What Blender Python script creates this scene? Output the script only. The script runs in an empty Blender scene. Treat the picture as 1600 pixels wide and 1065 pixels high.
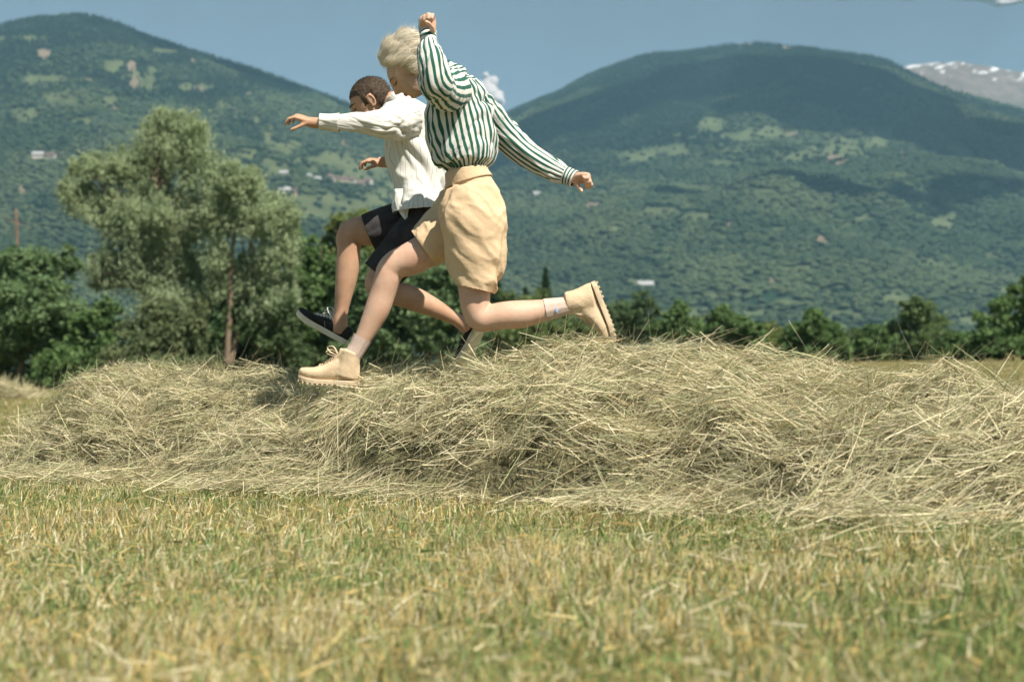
import bpy, bmesh, math, random
import numpy as np
from mathutils import Vector, Matrix

sc = bpy.context.scene
col = sc.collection
rng = np.random.default_rng(7)
random.seed(7)

# ------------------------------------------------------------------ camera
F = 2222.0                      # focal length in pixels of the 1600 px wide photograph
CAMZ = 0.55
PITCH = math.radians(0.97)
ROLL = math.radians(1.6)
cam_d = bpy.data.cameras.new("camera")
cam = bpy.data.objects.new("camera", cam_d)
col.objects.link(cam)
cam_d.sensor_width = 36.0
cam_d.lens = 50.0
cam_d.clip_start = 0.05
cam_d.clip_end = 60000.0
cam_d.dof.use_dof = True
cam_d.dof.focus_distance = 6.6
cam_d.dof.aperture_fstop = 2.8
cam.matrix_world = (Matrix.Translation((0, 0, CAMZ)) @ Matrix.Rotation(math.radians(90) + PITCH, 4, 'X')
                    @ Matrix.Rotation(-ROLL, 4, 'Z'))
sc.camera = cam
CM = np.array(cam.matrix_world)
CR, CU, CF, CO = CM[:3, 0], CM[:3, 1], -CM[:3, 2], CM[:3, 3]

# ------------------------------------------------------------------ light
SUN = np.array((0.50, -0.60, 1.0)); SUN /= np.linalg.norm(SUN)
world = bpy.data.worlds.new("World")
sc.world = world
world.use_nodes = True
wn = world.node_tree
wn.nodes.clear()
sky = wn.nodes.new('ShaderNodeTexSky')
sky.sky_type = 'NISHITA'
sky.sun_disc = False
sky.sun_elevation = math.asin(SUN[2])
sky.sun_rotation = math.atan2(SUN[0], SUN[1])
sky.altitude = 600
sky.air_density = 0.62
sky.dust_density = 0.4
sky.ozone_density = 1.0
hsv = wn.nodes.new('ShaderNodeHueSaturation')
hsv.inputs['Hue'].default_value = 0.485
hsv.inputs['Saturation'].default_value = 0.61
hsv.inputs['Value'].default_value = 0.93
bg = wn.nodes.new('ShaderNodeBackground')
bg.inputs['Strength'].default_value = 0.051
wo = wn.nodes.new('ShaderNodeOutputWorld')
wn.links.new(sky.outputs[0], hsv.inputs['Color'])
wn.links.new(hsv.outputs[0], bg.inputs['Color'])
wn.links.new(bg.outputs[0], wo.inputs['Surface'])

sd = bpy.data.lights.new("sun", 'SUN')
sd.energy = 5.0
sd.angle = math.radians(0.6)
sd.color = (1.0, 0.93, 0.80)
sun = bpy.data.objects.new("sun", sd)
col.objects.link(sun)
sun.rotation_euler = Vector(-SUN).to_track_quat('-Z', 'Y').to_euler()

sc.view_settings.view_transform = 'Standard'
sc.view_settings.look = 'None'
sc.view_settings.exposure = 1.0
sc.view_settings.gamma = 1.0
sc.view_settings.use_curve_mapping = False
cy = sc.cycles
cy.max_bounces = 8
cy.diffuse_bounces = 4
cy.glossy_bounces = 2
cy.transmission_bounces = 4
cy.transparent_max_bounces = 8
cy.volume_bounces = 0
cy.use_denoising = True
cy.use_adaptive_sampling = True
cy.adaptive_threshold = 0.025

# ------------------------------------------------------------------ helpers
def at(px, py, d):
    """world point seen at pixel (px, py) of the photograph at d metres along the view axis"""
    return CO + (CF + (px - 800.0) / F * CR - (py - 532.5) / F * CU) * d

def px_of(P):
    Q = np.asarray(P) - CO
    d = Q @ CF
    return 800 + F * (Q @ CR) / d, 532.5 - F * (Q @ CU) / d, d

def pdir(dx, dy, dd=0.0):
    """unit world vector for a direction in the picture plane (dy down) and away from the camera"""
    v = CR * dx - CU * dy + CF * dd
    return v / np.linalg.norm(v)

def unit(v):
    v = np.asarray(v, float)
    return v / (np.linalg.norm(v) + 1e-12)

def vnoise(P, seed=0):
    P = np.asarray(P, float)
    I = np.floor(P).astype(np.int64)
    f = P - I
    f = f * f * f * (f * (f * 6 - 15) + 10)
    def h(a, b, c):
        n = (a * 374761393 + b * 668265263 + c * 1274126177 + seed * 974634777) & 0xffffffff
        n = ((n ^ (n >> 13)) * 1274126177) & 0xffffffff
        n = ((n ^ (n >> 16)) * 2246822519) & 0xffffffff
        return ((n ^ (n >> 15)) & 0xffffff) / float(0xffffff) * 2 - 1
    x, y, z = I[..., 0], I[..., 1], I[..., 2]
    fx, fy, fz = f[..., 0], f[..., 1], f[..., 2]
    def lx(b, c):
        return h(x, b, c) * (1 - fx) + h(x + 1, b, c) * fx
    return ((lx(y, z) * (1 - fy) + lx(y + 1, z) * fy) * (1 - fz)
            + (lx(y, z + 1) * (1 - fy) + lx(y + 1, z + 1) * fy) * fz)

def fbm(P, seed=0, octv=4, lac=2.03, gain=0.5):
    P = np.asarray(P, float)
    s = 0; a = 1.0; tot = 0
    for k in range(octv):
        s = s + a * vnoise(P * lac ** k, seed + k * 17)
        tot += a
        a *= gain
    return s / tot

def mesh(name, V, Fs, smooth=True, attrs=None):
    """V (n,3); Fs a list of (m,k) index arrays; attrs {name: per-vertex array}"""
    me = bpy.data.meshes.new(name)
    V = np.asarray(V, np.float32)
    if not isinstance(Fs, (list, tuple)):
        Fs = [Fs]
    Fs = [np.asarray(f, np.int32) for f in Fs if len(f)]
    me.vertices.add(len(V))
    me.vertices.foreach_set("co", V.ravel())
    nl = sum(f.size for f in Fs)
    npoly = sum(len(f) for f in Fs)
    me.loops.add(nl)
    me.loops.foreach_set("vertex_index", np.concatenate([f.ravel() for f in Fs]))
    me.polygons.add(npoly)
    tot = np.concatenate([np.full(len(f), f.shape[1], np.int32) for f in Fs])
    start = np.concatenate([[0], np.cumsum(tot)[:-1]]).astype(np.int32)
    me.polygons.foreach_set("loop_start", start)
    me.polygons.foreach_set("use_smooth", np.full(npoly, bool(smooth)))
    if attrs:
        for k, a in attrs.items():
            a = np.asarray(a, np.float32)
            if a.ndim == 2:
                if a.shape[1] == 3:
                    a = np.concatenate([a, np.ones((len(a), 1), np.float32)], 1)
                at_ = me.attributes.new(k, 'FLOAT_COLOR', 'POINT')
                at_.data.foreach_set("color", a.ravel())
            else:
                at_ = me.attributes.new(k, 'FLOAT', 'POINT')
                at_.data.foreach_set("value", a)
    me.update(calc_edges=True)
    me.validate()
    return me

def obj(name, me, m=None, parent=None, **props):
    o = bpy.data.objects.new(name, me)
    col.objects.link(o)
    if m is not None and me is not None:
        me.materials.append(m)
    if parent is not None:
        o.parent = parent
        o.matrix_parent_inverse = parent.matrix_basis.inverted()
    for k, v in props.items():
        o[k] = v
    return o

def thing(name, label, cat, loc, group=None):
    o = bpy.data.objects.new(name, None)
    col.objects.link(o)
    o.location = Vector([float(x) for x in loc])
    o.empty_display_size = 0.2
    o['label'] = label
    o['category'] = cat
    if group:
        o['group'] = group
    return o

def grid_faces(nr, nc, wrap=True):
    r = np.arange(nr - 1)[:, None]
    c = np.arange(nc if wrap else nc - 1)[None, :]
    c2 = (c + 1) % nc
    a = r * nc + c
    b = r * nc + c2
    return np.stack([a, b, b + nc, a + nc], -1).reshape(-1, 4)

def catmull(P, n):
    """resample control rows P (k, m) to n rows, by chord length on the first three columns"""
    P = np.asarray(P, float)
    if len(P) == 2:
        t = np.linspace(0, 1, n)[:, None]
        return P[0] * (1 - t) + P[1] * t
    d = np.linalg.norm(np.diff(P[:, :3], axis=0), axis=1)
    d = np.maximum(d, 1e-6)
    t = np.concatenate([[0], np.cumsum(d)])
    # monotone-ish tangents
    m = np.zeros_like(P)
    s = np.diff(P, axis=0) / d[:, None]
    m[0] = s[0]; m[-1] = s[-1]
    w0 = d[1:, None]; w1 = d[:-1, None]
    m[1:-1] = (s[:-1] * w0 + s[1:] * w1) / (w0 + w1)
    u = np.linspace(0, t[-1], n)
    k = np.clip(np.searchsorted(t, u, side='right') - 1, 0, len(d) - 1)
    h = d[k][:, None]
    x = ((u - t[k]) / d[k])[:, None]
    h00 = 2 * x ** 3 - 3 * x ** 2 + 1; h10 = x ** 3 - 2 * x ** 2 + x
    h01 = -2 * x ** 3 + 3 * x ** 2; h11 = x ** 3 - x ** 2
    return h00 * P[k] + h10 * h * m[k] + h01 * P[k + 1] + h11 * h * m[k + 1]

def tube3(C, A, B, ring=20, ref=(0, 1, 0), cap=True, power=2.0):
    """loft through centres C with half widths A (across ref) and B (along ref).  -> V, [quads, tris], theta, s"""
    C = np.asarray(C, float); n = len(C)
    A = np.broadcast_to(np.asarray(A, float), (n,)); B = np.broadcast_to(np.asarray(B, float), (n,))
    T = np.gradient(C, axis=0)
    T /= np.linalg.norm(T, axis=1)[:, None] + 1e-12
    ref = np.asarray(ref, float)
    U = np.zeros((n, 3)); prev = None
    for i in range(n):
        u = np.cross(T[i], ref)
        l = np.linalg.norm(u)
        if l < 0.35 and prev is not None:
            u = prev - T[i] * (prev @ T[i])
        elif l < 0.35:
            for j in range(1, n):
                u2 = np.cross(T[j], ref)
                if np.linalg.norm(u2) >= 0.35:
                    u = u2 - T[i] * (u2 @ T[i]); break
        u = unit(u)
        if prev is not None and u @ prev < 0:
            u = -u
        U[i] = u; prev = u
    W = np.cross(U, T)
    th = np.linspace(0, 2 * np.pi, ring, endpoint=False)
    cx = np.sign(np.cos(th)) * np.abs(np.cos(th)) ** (2 / power)
    sx = np.sign(np.sin(th)) * np.abs(np.sin(th)) ** (2 / power)
    V = (C[:, None] + U[:, None] * (A[:, None] * cx)[..., None] + W[:, None] * (B[:, None] * sx)[..., None]).reshape(-1, 3)
    Fq = grid_faces(n, ring)
    s = np.concatenate([[0], np.cumsum(np.linalg.norm(np.diff(C, axis=0), axis=1))])
    TH = np.tile(th, n); S = np.repeat(s, ring)
    Ft = np.zeros((0, 3), np.int32)
    if cap:
        k = len(V)
        e0 = C[0] - T[0] * min(A[0], B[0]) * 0.45
        e1 = C[-1] + T[-1] * min(A[-1], B[-1]) * 0.45
        V = np.concatenate([V, [e0, e1]])
        i = np.arange(ring); j = (i + 1) % ring
        last = (n - 1) * ring
        Ft = np.concatenate([np.stack([np.full(ring, k), j, i], 1), np.stack([np.full(ring, k + 1), last + i, last + j], 1)])
        TH = np.concatenate([TH, [0, 0]]); S = np.concatenate([S, [0, s[-1]]])
    return V, [Fq, Ft], TH, S

def loft(st, n=40, ring=28, cap=True, power=2.0):
    """stations (px, py, depth, half width in px [, depth/width ratio])"""
    rows = []
    for q in st:
        px, py, d, r = q[:4]
        ra = q[4] if len(q) > 4 else 1.0
        c = at(px, py, d)
        a = r * d / F
        rows.append([*c, a, a * ra])
    R = catmull(rows, n)
    return tube3(R[:, :3], np.maximum(R[:, 3], 1e-4), np.maximum(R[:, 4], 1e-4), ring, ref=CF, cap=cap, power=power)

def ellipsoid(c, r, axes=None, n=20, ring=28):
    ph = np.linspace(0.03, np.pi - 0.03, n)
    th = np.linspace(0, 2 * np.pi, ring, endpoint=False)
    X = np.stack([np.sin(ph)[:, None] * np.cos(th), np.sin(ph)[:, None] * np.sin(th),
                  np.repeat(np.cos(ph)[:, None], ring, 1)], -1).reshape(-1, 3) * np.asarray(r)
    if axes is not None:
        X = X @ np.asarray(axes)
    V = X + np.asarray(c)
    k = len(V)
    ez = np.array([0, 0, r[2]])
    e = np.stack([ez, -ez])
    if axes is not None:
        e = e @ np.asarray(axes)
    V = np.concatenate([V, e + np.asarray(c)])
    i = np.arange(ring); j = (i + 1) % ring
    last = (n - 1) * ring
    Ft = np.concatenate([np.stack([np.full(ring, k), i, j], 1), np.stack([np.full(ring, k + 1), last + j, last + i], 1)])
    return V, [grid_faces(n, ring)[:, ::-1], Ft]

def merge(parts):
    Vs, Q, T, o = [], [], [], 0
    for p in parts:
        V, Fs = p[0], p[1]
        for f in Fs:
            if len(f) == 0:
                continue
            (Q if f.shape[1] == 4 else T).append(f + o)
        Vs.append(V); o += len(V)
    return np.concatenate(Vs), [np.concatenate(x) for x in (Q, T) if x]

def remesh(parts, voxel, smooth=4, lam=0.5):
    """one continuous surface round overlapping closed shapes -> V, quads"""
    V, Fs = merge(parts)
    me = mesh("tmp", V, Fs)
    o = bpy.data.objects.new("tmp", me)
    col.objects.link(o)
    m = o.modifiers.new("r", 'REMESH')
    m.mode = 'VOXEL'
    m.voxel_size = voxel
    if smooth:
        s = o.modifiers.new("s", 'SMOOTH')
        s.factor = lam
        s.iterations = smooth
    dg = bpy.context.evaluated_depsgraph_get()
    ev = bpy.data.meshes.new_from_object(o.evaluated_get(dg))
    n = len(ev.vertices)
    W = np.zeros(n * 3, np.float32)
    ev.vertices.foreach_get("co", W)
    W = W.reshape(-1, 3).astype(float)
    nl = len(ev.loops)
    li = np.zeros(nl, np.int32)
    ev.loops.foreach_get("vertex_index", li)
    tot = np.zeros(len(ev.polygons), np.int32)
    ev.polygons.foreach_get("loop_total", tot)
    st = np.zeros(len(ev.polygons), np.int32)
    ev.polygons.foreach_get("loop_start", st)
    out = []
    for k in (4, 3):
        s_ = st[tot == k]
        if len(s_):
            out.append(li[s_[:, None] + np.arange(k)])
    bpy.data.objects.remove(o)
    bpy.data.meshes.remove(me)
    bpy.data.meshes.remove(ev)
    return W, out

def normals(V, Fs):
    N = np.zeros_like(V)
    for f in Fs:
        if len(f) == 0:
            continue
        a, b, c = V[f[:, 0]], V[f[:, 1]], V[f[:, 2]]
        if f.shape[1] == 4:
            d = V[f[:, 3]]
            n = np.cross(c - a, d - b)
        else:
            n = np.cross(b - a, c - a)
        for k in range(f.shape[1]):
            np.add.at(N, f[:, k], n)
    return N / (np.linalg.norm(N, axis=1)[:, None] + 1e-12)

def ribbons(P, D, Nn, L, W, bend, segs=3, taper=0.35, twist=None):
    """many curved flat strips: root P, direction D, face normal Nn, length L, width W, bend (m at the tip along Nn)"""
    n = len(P)
    D = D / (np.linalg.norm(D, axis=1)[:, None] + 1e-9)
    S = np.cross(D, Nn)
    S /= np.linalg.norm(S, axis=1)[:, None] + 1e-9
    B = np.cross(S, D)
    V = np.zeros((n, segs + 1, 2, 3))
    for k in range(segs + 1):
        t = k / segs
        c = P + D * (L * t)[:, None] + B * (bend * t * t)[:, None]
        w = W * (1 - (1 - taper) * t ** 2)
        s = S
        if twist is not None:
            a = twist * t
            s = S * np.cos(a)[:, None] + B * np.sin(a)[:, None]
        V[:, k, 0] = c - s * (w / 2)[:, None]
        V[:, k, 1] = c + s * (w / 2)[:, None]
    V = V.reshape(-1, 3)
    base = np.arange(n)[:, None] * (segs + 1) * 2
    Fq = []
    for k in range(segs):
        Fq.append(np.concatenate([base + 2 * k, base + 2 * k + 1, base + 2 * k + 3, base + 2 * k + 2], 1))
    return V, np.concatenate(Fq)

# ------------------------------------------------------------------ materials
def mat(name):
    m = bpy.data.materials.new(name)
    m.use_nodes = True
    nt = m.node_tree
    return m, nt, nt.nodes['Principled BSDF'], nt.nodes['Material Output']

def add_bump(nt, b, scale, strength, dist=0.01, detail=4, coord='Object', stretch=None):
    tc = nt.nodes.new('ShaderNodeTexCoord')
    nz = nt.nodes.new('ShaderNodeTexNoise')
    nz.inputs['Scale'].default_value = scale
    nz.inputs['Detail'].default_value = detail
    if stretch:
        mp = nt.nodes.new('ShaderNodeMapping')
        mp.inputs['Scale'].default_value = stretch
        nt.links.new(tc.outputs[coord], mp.inputs[0])
        nt.links.new(mp.outputs[0], nz.inputs['Vector'])
    else:
        nt.links.new(tc.outputs[coord], nz.inputs['Vector'])
    bp = nt.nodes.new('ShaderNodeBump')
    bp.inputs['Strength'].default_value = strength
    bp.inputs['Distance'].default_value = dist
    nt.links.new(nz.outputs['Fac'], bp.inputs['Height'])
    nt.links.new(bp.outputs[0], b.inputs['Normal'])
    return nz

def mat_skin(name, c, flush):
    m = mat_plain(name, c, 0.58, 0.05, 40, 0.3, 260, 0.0012, sss=0.12, spec=0.35)
    nt = m.node_tree; b = nt.nodes['Principled BSDF']
    src = b.inputs['Base Color'].links[0].from_socket
    tc = nt.nodes.new('ShaderNodeTexCoord')
    n1 = nt.nodes.new('ShaderNodeTexNoise'); n1.inputs['Scale'].default_value = 11; n1.inputs['Detail'].default_value = 6; n1.inputs['Roughness'].default_value = 0.7
    nt.links.new(tc.outputs['Object'], n1.inputs['Vector'])
    mr = nt.nodes.new('ShaderNodeMapRange'); mr.inputs['From Min'].default_value = 0.42; mr.inputs['From Max'].default_value = 0.68; mr.inputs['To Max'].default_value = 0.55
    nt.links.new(n1.outputs['Fac'], mr.inputs['Value'])
    mx = nt.nodes.new('ShaderNodeMix'); mx.data_type = 'RGBA'
    nt.links.new(mr.outputs[0], mx.inputs[0]); nt.links.new(src, mx.inputs[6]); mx.inputs[7].default_value = (*flush, 1)
    nt.links.new(mx.outputs[2], b.inputs['Base Color'])
    return m

def mat_plain(name, c, rough=0.7, var=0.12, scale=30, bump=0.2, bscale=200, bdist=0.002, sss=0.0, spec=0.3):
    m, nt, b, out = mat(name)
    tc = nt.nodes.new('ShaderNodeTexCoord')
    nz = nt.nodes.new('ShaderNodeTexNoise')
    nz.inputs['Scale'].default_value = scale
    nz.inputs['Detail'].default_value = 5
    nt.links.new(tc.outputs['Object'], nz.inputs['Vector'])
    rp = nt.nodes.new('ShaderNodeValToRGB')
    rp.color_ramp.elements[0].position = 0.3
    rp.color_ramp.elements[1].position = 0.7
    rp.color_ramp.elements[0].color = (*[x * (1 - var) for x in c], 1)
    rp.color_ramp.elements[1].color = (*[min(1, x * (1 + var)) for x in c], 1)
    nt.links.new(nz.outputs['Fac'], rp.inputs[0])
    nt.links.new(rp.outputs[0], b.inputs['Base Color'])
    b.inputs['Roughness'].default_value = rough
    b.inputs['Specular IOR Level'].default_value = spec
    if sss:
        b.inputs['Subsurface Weight'].default_value = sss
        b.inputs['Subsurface Radius'].default_value = (0.012, 0.005, 0.003)
        b.inputs['Subsurface Scale'].default_value = 1.0
    if bump:
        add_bump(nt, b, bscale, bump, bdist)
    return m

def mat_attr(name, rough=0.7, transl=0.0, spec=0.2, tcol=1.0):
    """colour from the mesh attribute 'col', some light passing through"""
    m, nt, b, out = mat(name)
    a = nt.nodes.new('ShaderNodeAttribute')
    a.attribute_name = 'col'
    nt.links.new(a.outputs['Color'], b.inputs['Base Color'])
    b.inputs['Roughness'].default_value = rough
    b.inputs['Specular IOR Level'].default_value = spec
    if transl:
        t = nt.nodes.new('ShaderNodeBsdfTranslucent')
        nt.links.new(a.outputs['Color'], t.inputs['Color'])
        mx = nt.nodes.new('ShaderNodeMixShader')
        mx.inputs[0].default_value = transl
        nt.links.new(b.outputs[0], mx.inputs[1])
        nt.links.new(t.outputs[0], mx.inputs[2])
        nt.links.new(mx.outputs[0], out.inputs['Surface'])
    return m

M = {}
M['leaf'] = mat_attr('leaf', 0.55, 0.48, 0.25)
M['blade'] = mat_attr('grass_blade', 0.6, 0.25, 0.2)
M['straw'] = mat_attr('straw', 0.55, 0.18, 0.3)
M['bark'] = mat_plain('bark', (0.19, 0.14, 0.10), 0.9, 0.35, 6, 0.6, 25, 0.03)
M['pale_bark'] = mat_plain('pale_bark', (0.185, 0.14, 0.10), 0.9, 0.3, 6, 0.6, 25, 0.03)

# ================================================================== THE SETTING
# ------------------------------------------------------------------ ground sheet
def mat_ground():
    m, nt, b, out = mat('meadow_ground')
    tc = nt.nodes.new('ShaderNodeTexCoord')
    big = nt.nodes.new('ShaderNodeTexNoise'); big.inputs['Scale'].default_value = 0.35; big.inputs['Detail'].default_value = 6
    fine = nt.nodes.new('ShaderNodeTexNoise'); fine.inputs['Scale'].default_value = 14; fine.inputs['Detail'].default_value = 8
    for n in (big, fine):
        nt.links.new(tc.outputs['Object'], n.inputs['Vector'])
    r1 = nt.nodes.new('ShaderNodeValToRGB')
    e = r1.color_ramp.elements
    e[0].position = 0.3; e[0].color = (0.20, 0.185, 0.065, 1)
    e[1].position = 0.7; e[1].color = (0.25, 0.20, 0.09, 1)
    nt.links.new(big.outputs['Fac'], r1.inputs[0])
    r2 = nt.nodes.new('ShaderNodeValToRGB')
    e = r2.color_ramp.elements
    e[0].position = 0.25; e[0].color = (0.45, 0.45, 0.4, 1)
    e[1].position = 0.75; e[1].color = (1.0, 1.0, 1.0, 1)
    nt.links.new(fine.outputs['Fac'], r2.inputs[0])
    mx = nt.nodes.new('ShaderNodeMix'); mx.data_type = 'RGBA'; mx.blend_type = 'MULTIPLY'
    mx.inputs[0].default_value = 1.0
    nt.links.new(r1.outputs[0], mx.inputs[6]); nt.links.new(r2.outputs[0], mx.inputs[7])
    nt.links.new(mx.outputs[2], b.inputs['Base Color'])
    b.inputs['Roughness'].default_value = 0.95
    b.inputs['Specular IOR Level'].default_value = 0.1
    bp = nt.nodes.new('ShaderNodeBump'); bp.inputs['Strength'].default_value = 0.8; bp.inputs['Distance'].default_value = 0.03
    nt.links.new(fine.outputs['Fac'], bp.inputs['Height'])
    nt.links.new(bp.outputs[0], b.inputs['Normal'])
    return m
M['ground'] = mat_ground()

def ground_z(x, y):
    x = np.asarray(x, float); y = np.asarray(y, float)
    r = np.hypot(x, y)
    P = np.stack([x, y, np.zeros_like(x)], -1)
    return 0.025 * fbm(P * 0.55, 3, 3) * np.clip(r / 3, 0, 1) * np.clip((60 - r) / 40, 0, 1)

rr = np.concatenate([np.linspace(0, 30, 90), np.geomspace(31, 14000, 70)])
aa = np.linspace(0, 2 * np.pi, 128, endpoint=False)
GX = rr[:, None] * np.cos(aa); GY = rr[:, None] * np.sin(aa)
GV = np.stack([GX, GY, ground_z(GX, GY)], -1).reshape(-1, 3)
g = obj('ground', mesh('ground', GV, grid_faces(len(rr), 128)), M['ground'])
g['kind'] = 'structure'

# ------------------------------------------------------------------ mountains
def mat_mountain(name, forest_floor, meadow, rock):
    m, nt, b, out = mat(name)
    def attr(n):
        a = nt.nodes.new('ShaderNodeAttribute'); a.attribute_name = n
        return a.outputs['Fac']
    tc = nt.nodes.new('ShaderNodeTexCoord')
    nz = nt.nodes.new('ShaderNodeTexNoise'); nz.inputs['Scale'].default_value = 0.02; nz.inputs['Detail'].default_value = 8
    nt.links.new(tc.outputs['Object'], nz.inputs['Vector'])
    def var(c, k):
        r = nt.nodes.new('ShaderNodeValToRGB')
        r.color_ramp.elements[0].position = 0.3; r.color_ramp.elements[1].position = 0.7
        r.color_ramp.elements[0].color = (*[x * (1 - k) for x in c], 1)
        r.color_ramp.elements[1].color = (*[x * (1 + k) for x in c], 1)
        nt.links.new(nz.outputs['Fac'], r.inputs[0])
        return r.outputs[0]
    def mix(f, a, c):
        x = nt.nodes.new('ShaderNodeMix'); x.data_type = 'RGBA'
        nt.links.new(f, x.inputs[0]); nt.links.new(a, x.inputs[6]); nt.links.new(c, x.inputs[7])
        return x.outputs[2]
    c = mix(attr('meadow'), var(forest_floor, 0.3), var(meadow, 0.25))
    c = mix(attr('rock'), c, var(rock, 0.25))
    s = nt.nodes.new('ShaderNodeRGB'); s.outputs[0].default_value = (0.62, 0.62, 0.64, 1)
    c = mix(attr('snow'), c, s.outputs[0])
    nt.links.new(c, b.inputs['Base Color'])
    b.inputs['Roughness'].default_value = 0.95
    b.inputs['Specular IOR Level'].default_value = 0.05
    return m

class Mountain:
    def __init__(self, name, ridge, Db, Dr, seed, cols=280, rows=125, p=1.1, gully=90.0, back=1.5):
        self.px = np.linspace(ridge[0][0], ridge[-1][0], cols)
        ry = np.interp(self.px, [q[0] for q in ridge], [q[1] for q in ridge])
        k = np.array([0.15, 0.2, 0.3, 0.2, 0.15])
        ry = np.convolve(np.pad(ry, 2, mode='edge'), k, 'valid')
        dr = np.interp(self.px, [q[0] for q in Dr], [q[1] for q in Dr])
        R = np.array([at(x, y, d) for x, y, d in zip(self.px, ry, dr)])
        T = np.concatenate([np.linspace(0, 1, rows), 1 + np.linspace(0.02, 1, 14)])
        self.nfront = rows
        k0 = Db / dr
        P = np.zeros((len(T), cols, 3))
        for i, t in enumerate(T):
            kk = k0 + (1 - k0) * t
            if t <= 1:
                z = R[:, 2] * t ** p
            else:
                z = R[:, 2] * (1 - (t - 1) * 1.1)
            X = R[:, 0] * kk; Y = R[:, 1] * kk
            Q = np.stack([X, Y, np.full_like(X, 0.0)], -1)
            amp = math.sin(math.pi * min(t, 1.0)) ** 0.7 if t < 1 else 0
            g1 = fbm(np.stack([X / 420, Y / 800, z / 900], -1), seed, 4)
            g2 = fbm(Q / 120.0, seed + 50, 3)
            z = z + amp * (gully * g1 + 14 * g2) + 5 * g2 * min(1, t * 3)
            if t == 0:
                z = np.full_like(z, -6.0)
            P[i, :, 0] = X; P[i, :, 1] = Y; P[i, :, 2] = z
        # erosion lines: ridges and hollows running down the slope
        self.P = P; self.T = T; self.name = name
        self.XY = px_of(P.reshape(-1, 3))
        self.PX = self.XY[0].reshape(P.shape[:2]); self.PY = self.XY[1].reshape(P.shape[:2])
        sh = P.shape[:2]
        self.meadow = np.zeros(sh); self.rock = np.zeros(sh); self.snow = np.zeros(sh)
    def blob(self, field, px, py, rx, ry, seed=0, edge=0.5, amt=1.0):
        d = np.hypot((self.PX - px) / (rx * 1.15), (self.PY - py) / (ry * 1.2))
        w = fbm(np.stack([self.PX / 16.0, self.PY / 10.0, np.full(self.PX.shape, seed * 3.3)], -1), 91, 3)
        v = np.clip((1 - d + 0.85 * w) / edge, 0, 1) * amt
        v[self.nfront:] = 0
        np.maximum(field, v, out=field)
    def hit(self, px, py):
        c = int(np.argmin(np.abs(self.px - px)))
        c = np.clip(c, 0, len(self.px) - 1)
        colpy = self.PY[:self.nfront, c]
        i = int(np.argmin(np.abs(colpy - py)))
        return self.P[i, c].copy()
    def build(self, m):
        n, c = self.P.shape[:2]
        me = mesh(self.name, self.P.reshape(-1, 3), grid_faces(n, c, wrap=False),
                  attrs={'meadow': self.meadow.ravel(), 'rock': self.rock.ravel(), 'snow': self.snow.ravel()})
        o = obj('mountain', me, m)
        o['kind'] = 'structure'
        return o
    def scatter(self, n, seed, upto=1.03, lo=0.02):
        r = np.random.default_rng(seed)
        nr = int(np.sum(self.T <= upto))
        P = self.P
        # cell areas
        A = np.linalg.norm(np.cross(P[1:nr, :-1] - P[:nr - 1, :-1], P[:nr - 1, 1:] - P[:nr - 1, :-1]), axis=-1)
        A[:int(lo * self.nfront)] = 0
        w = A.ravel() / A.sum()
        idx = r.choice(w.size, n, p=w)
        i, j = np.divmod(idx, A.shape[1])
        u, v = r.random(n), r.random(n)
        def bl(X):
            a = X[i, j]; b = X[i, j + 1]; c = X[i + 1, j]; d = X[i + 1, j + 1]
            if X.ndim == 3:
                uu, vv = u[:, None], v[:, None]
            else:
                uu, vv = u, v
            return a * (1 - uu) * (1 - vv) + b * uu * (1 - vv) + c * (1 - uu) * vv + d * uu * vv
        return bl(P), np.maximum(bl(self.meadow), bl(self.rock)), r

ML = Mountain('mountain_left', [(-900, 260), (-500, 150), (-200, 70), (0, 40), (60, 27), (130, 22), (180, 33), (240, 60), (300, 80), (390, 106),
              (450, 128), (520, 152), (560, 168), (600, 188), (680, 240), (760, 320), (860, 420), (950, 520)],
              1500, [(-900, 3300), (400, 3700), (950, 4300)], 11, p=1.12)
MR = Mountain('mountain_right', [(420, 520), (520, 420), (620, 320), (700, 240), (790, 182), (858, 150), (870, 149), (920, 118), (960, 101), (1020, 86), (1090, 80),
              (1150, 70), (1180, 67), (1230, 73), (1320, 83), (1385, 93), (1420, 112), (1470, 136), (1530, 154), (1600, 172), (1750, 230), (2000, 300), (2300, 380), (2600, 470)],
              1750, [(420, 5200), (900, 5000), (2600, 4600)], 23, p=1.05, gully=110)
MS = Mountain('mountain_snowy', [(1150, 330), (1250, 230), (1330, 160), (1380, 118), (1400, 106), (1415, 103), (1430, 99), (1447, 101), (1460, 98), (1480, 99), (1500, 96), (1520, 100), (1545, 103), (1575, 110),
              (1600, 112), (1680, 96), (1760, 70), (1850, 60), (1990, 110), (2200, 180)], 4800, [(1150, 7200), (2200, 7200)], 37, rows=110, p=1.0, gully=120)

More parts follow.
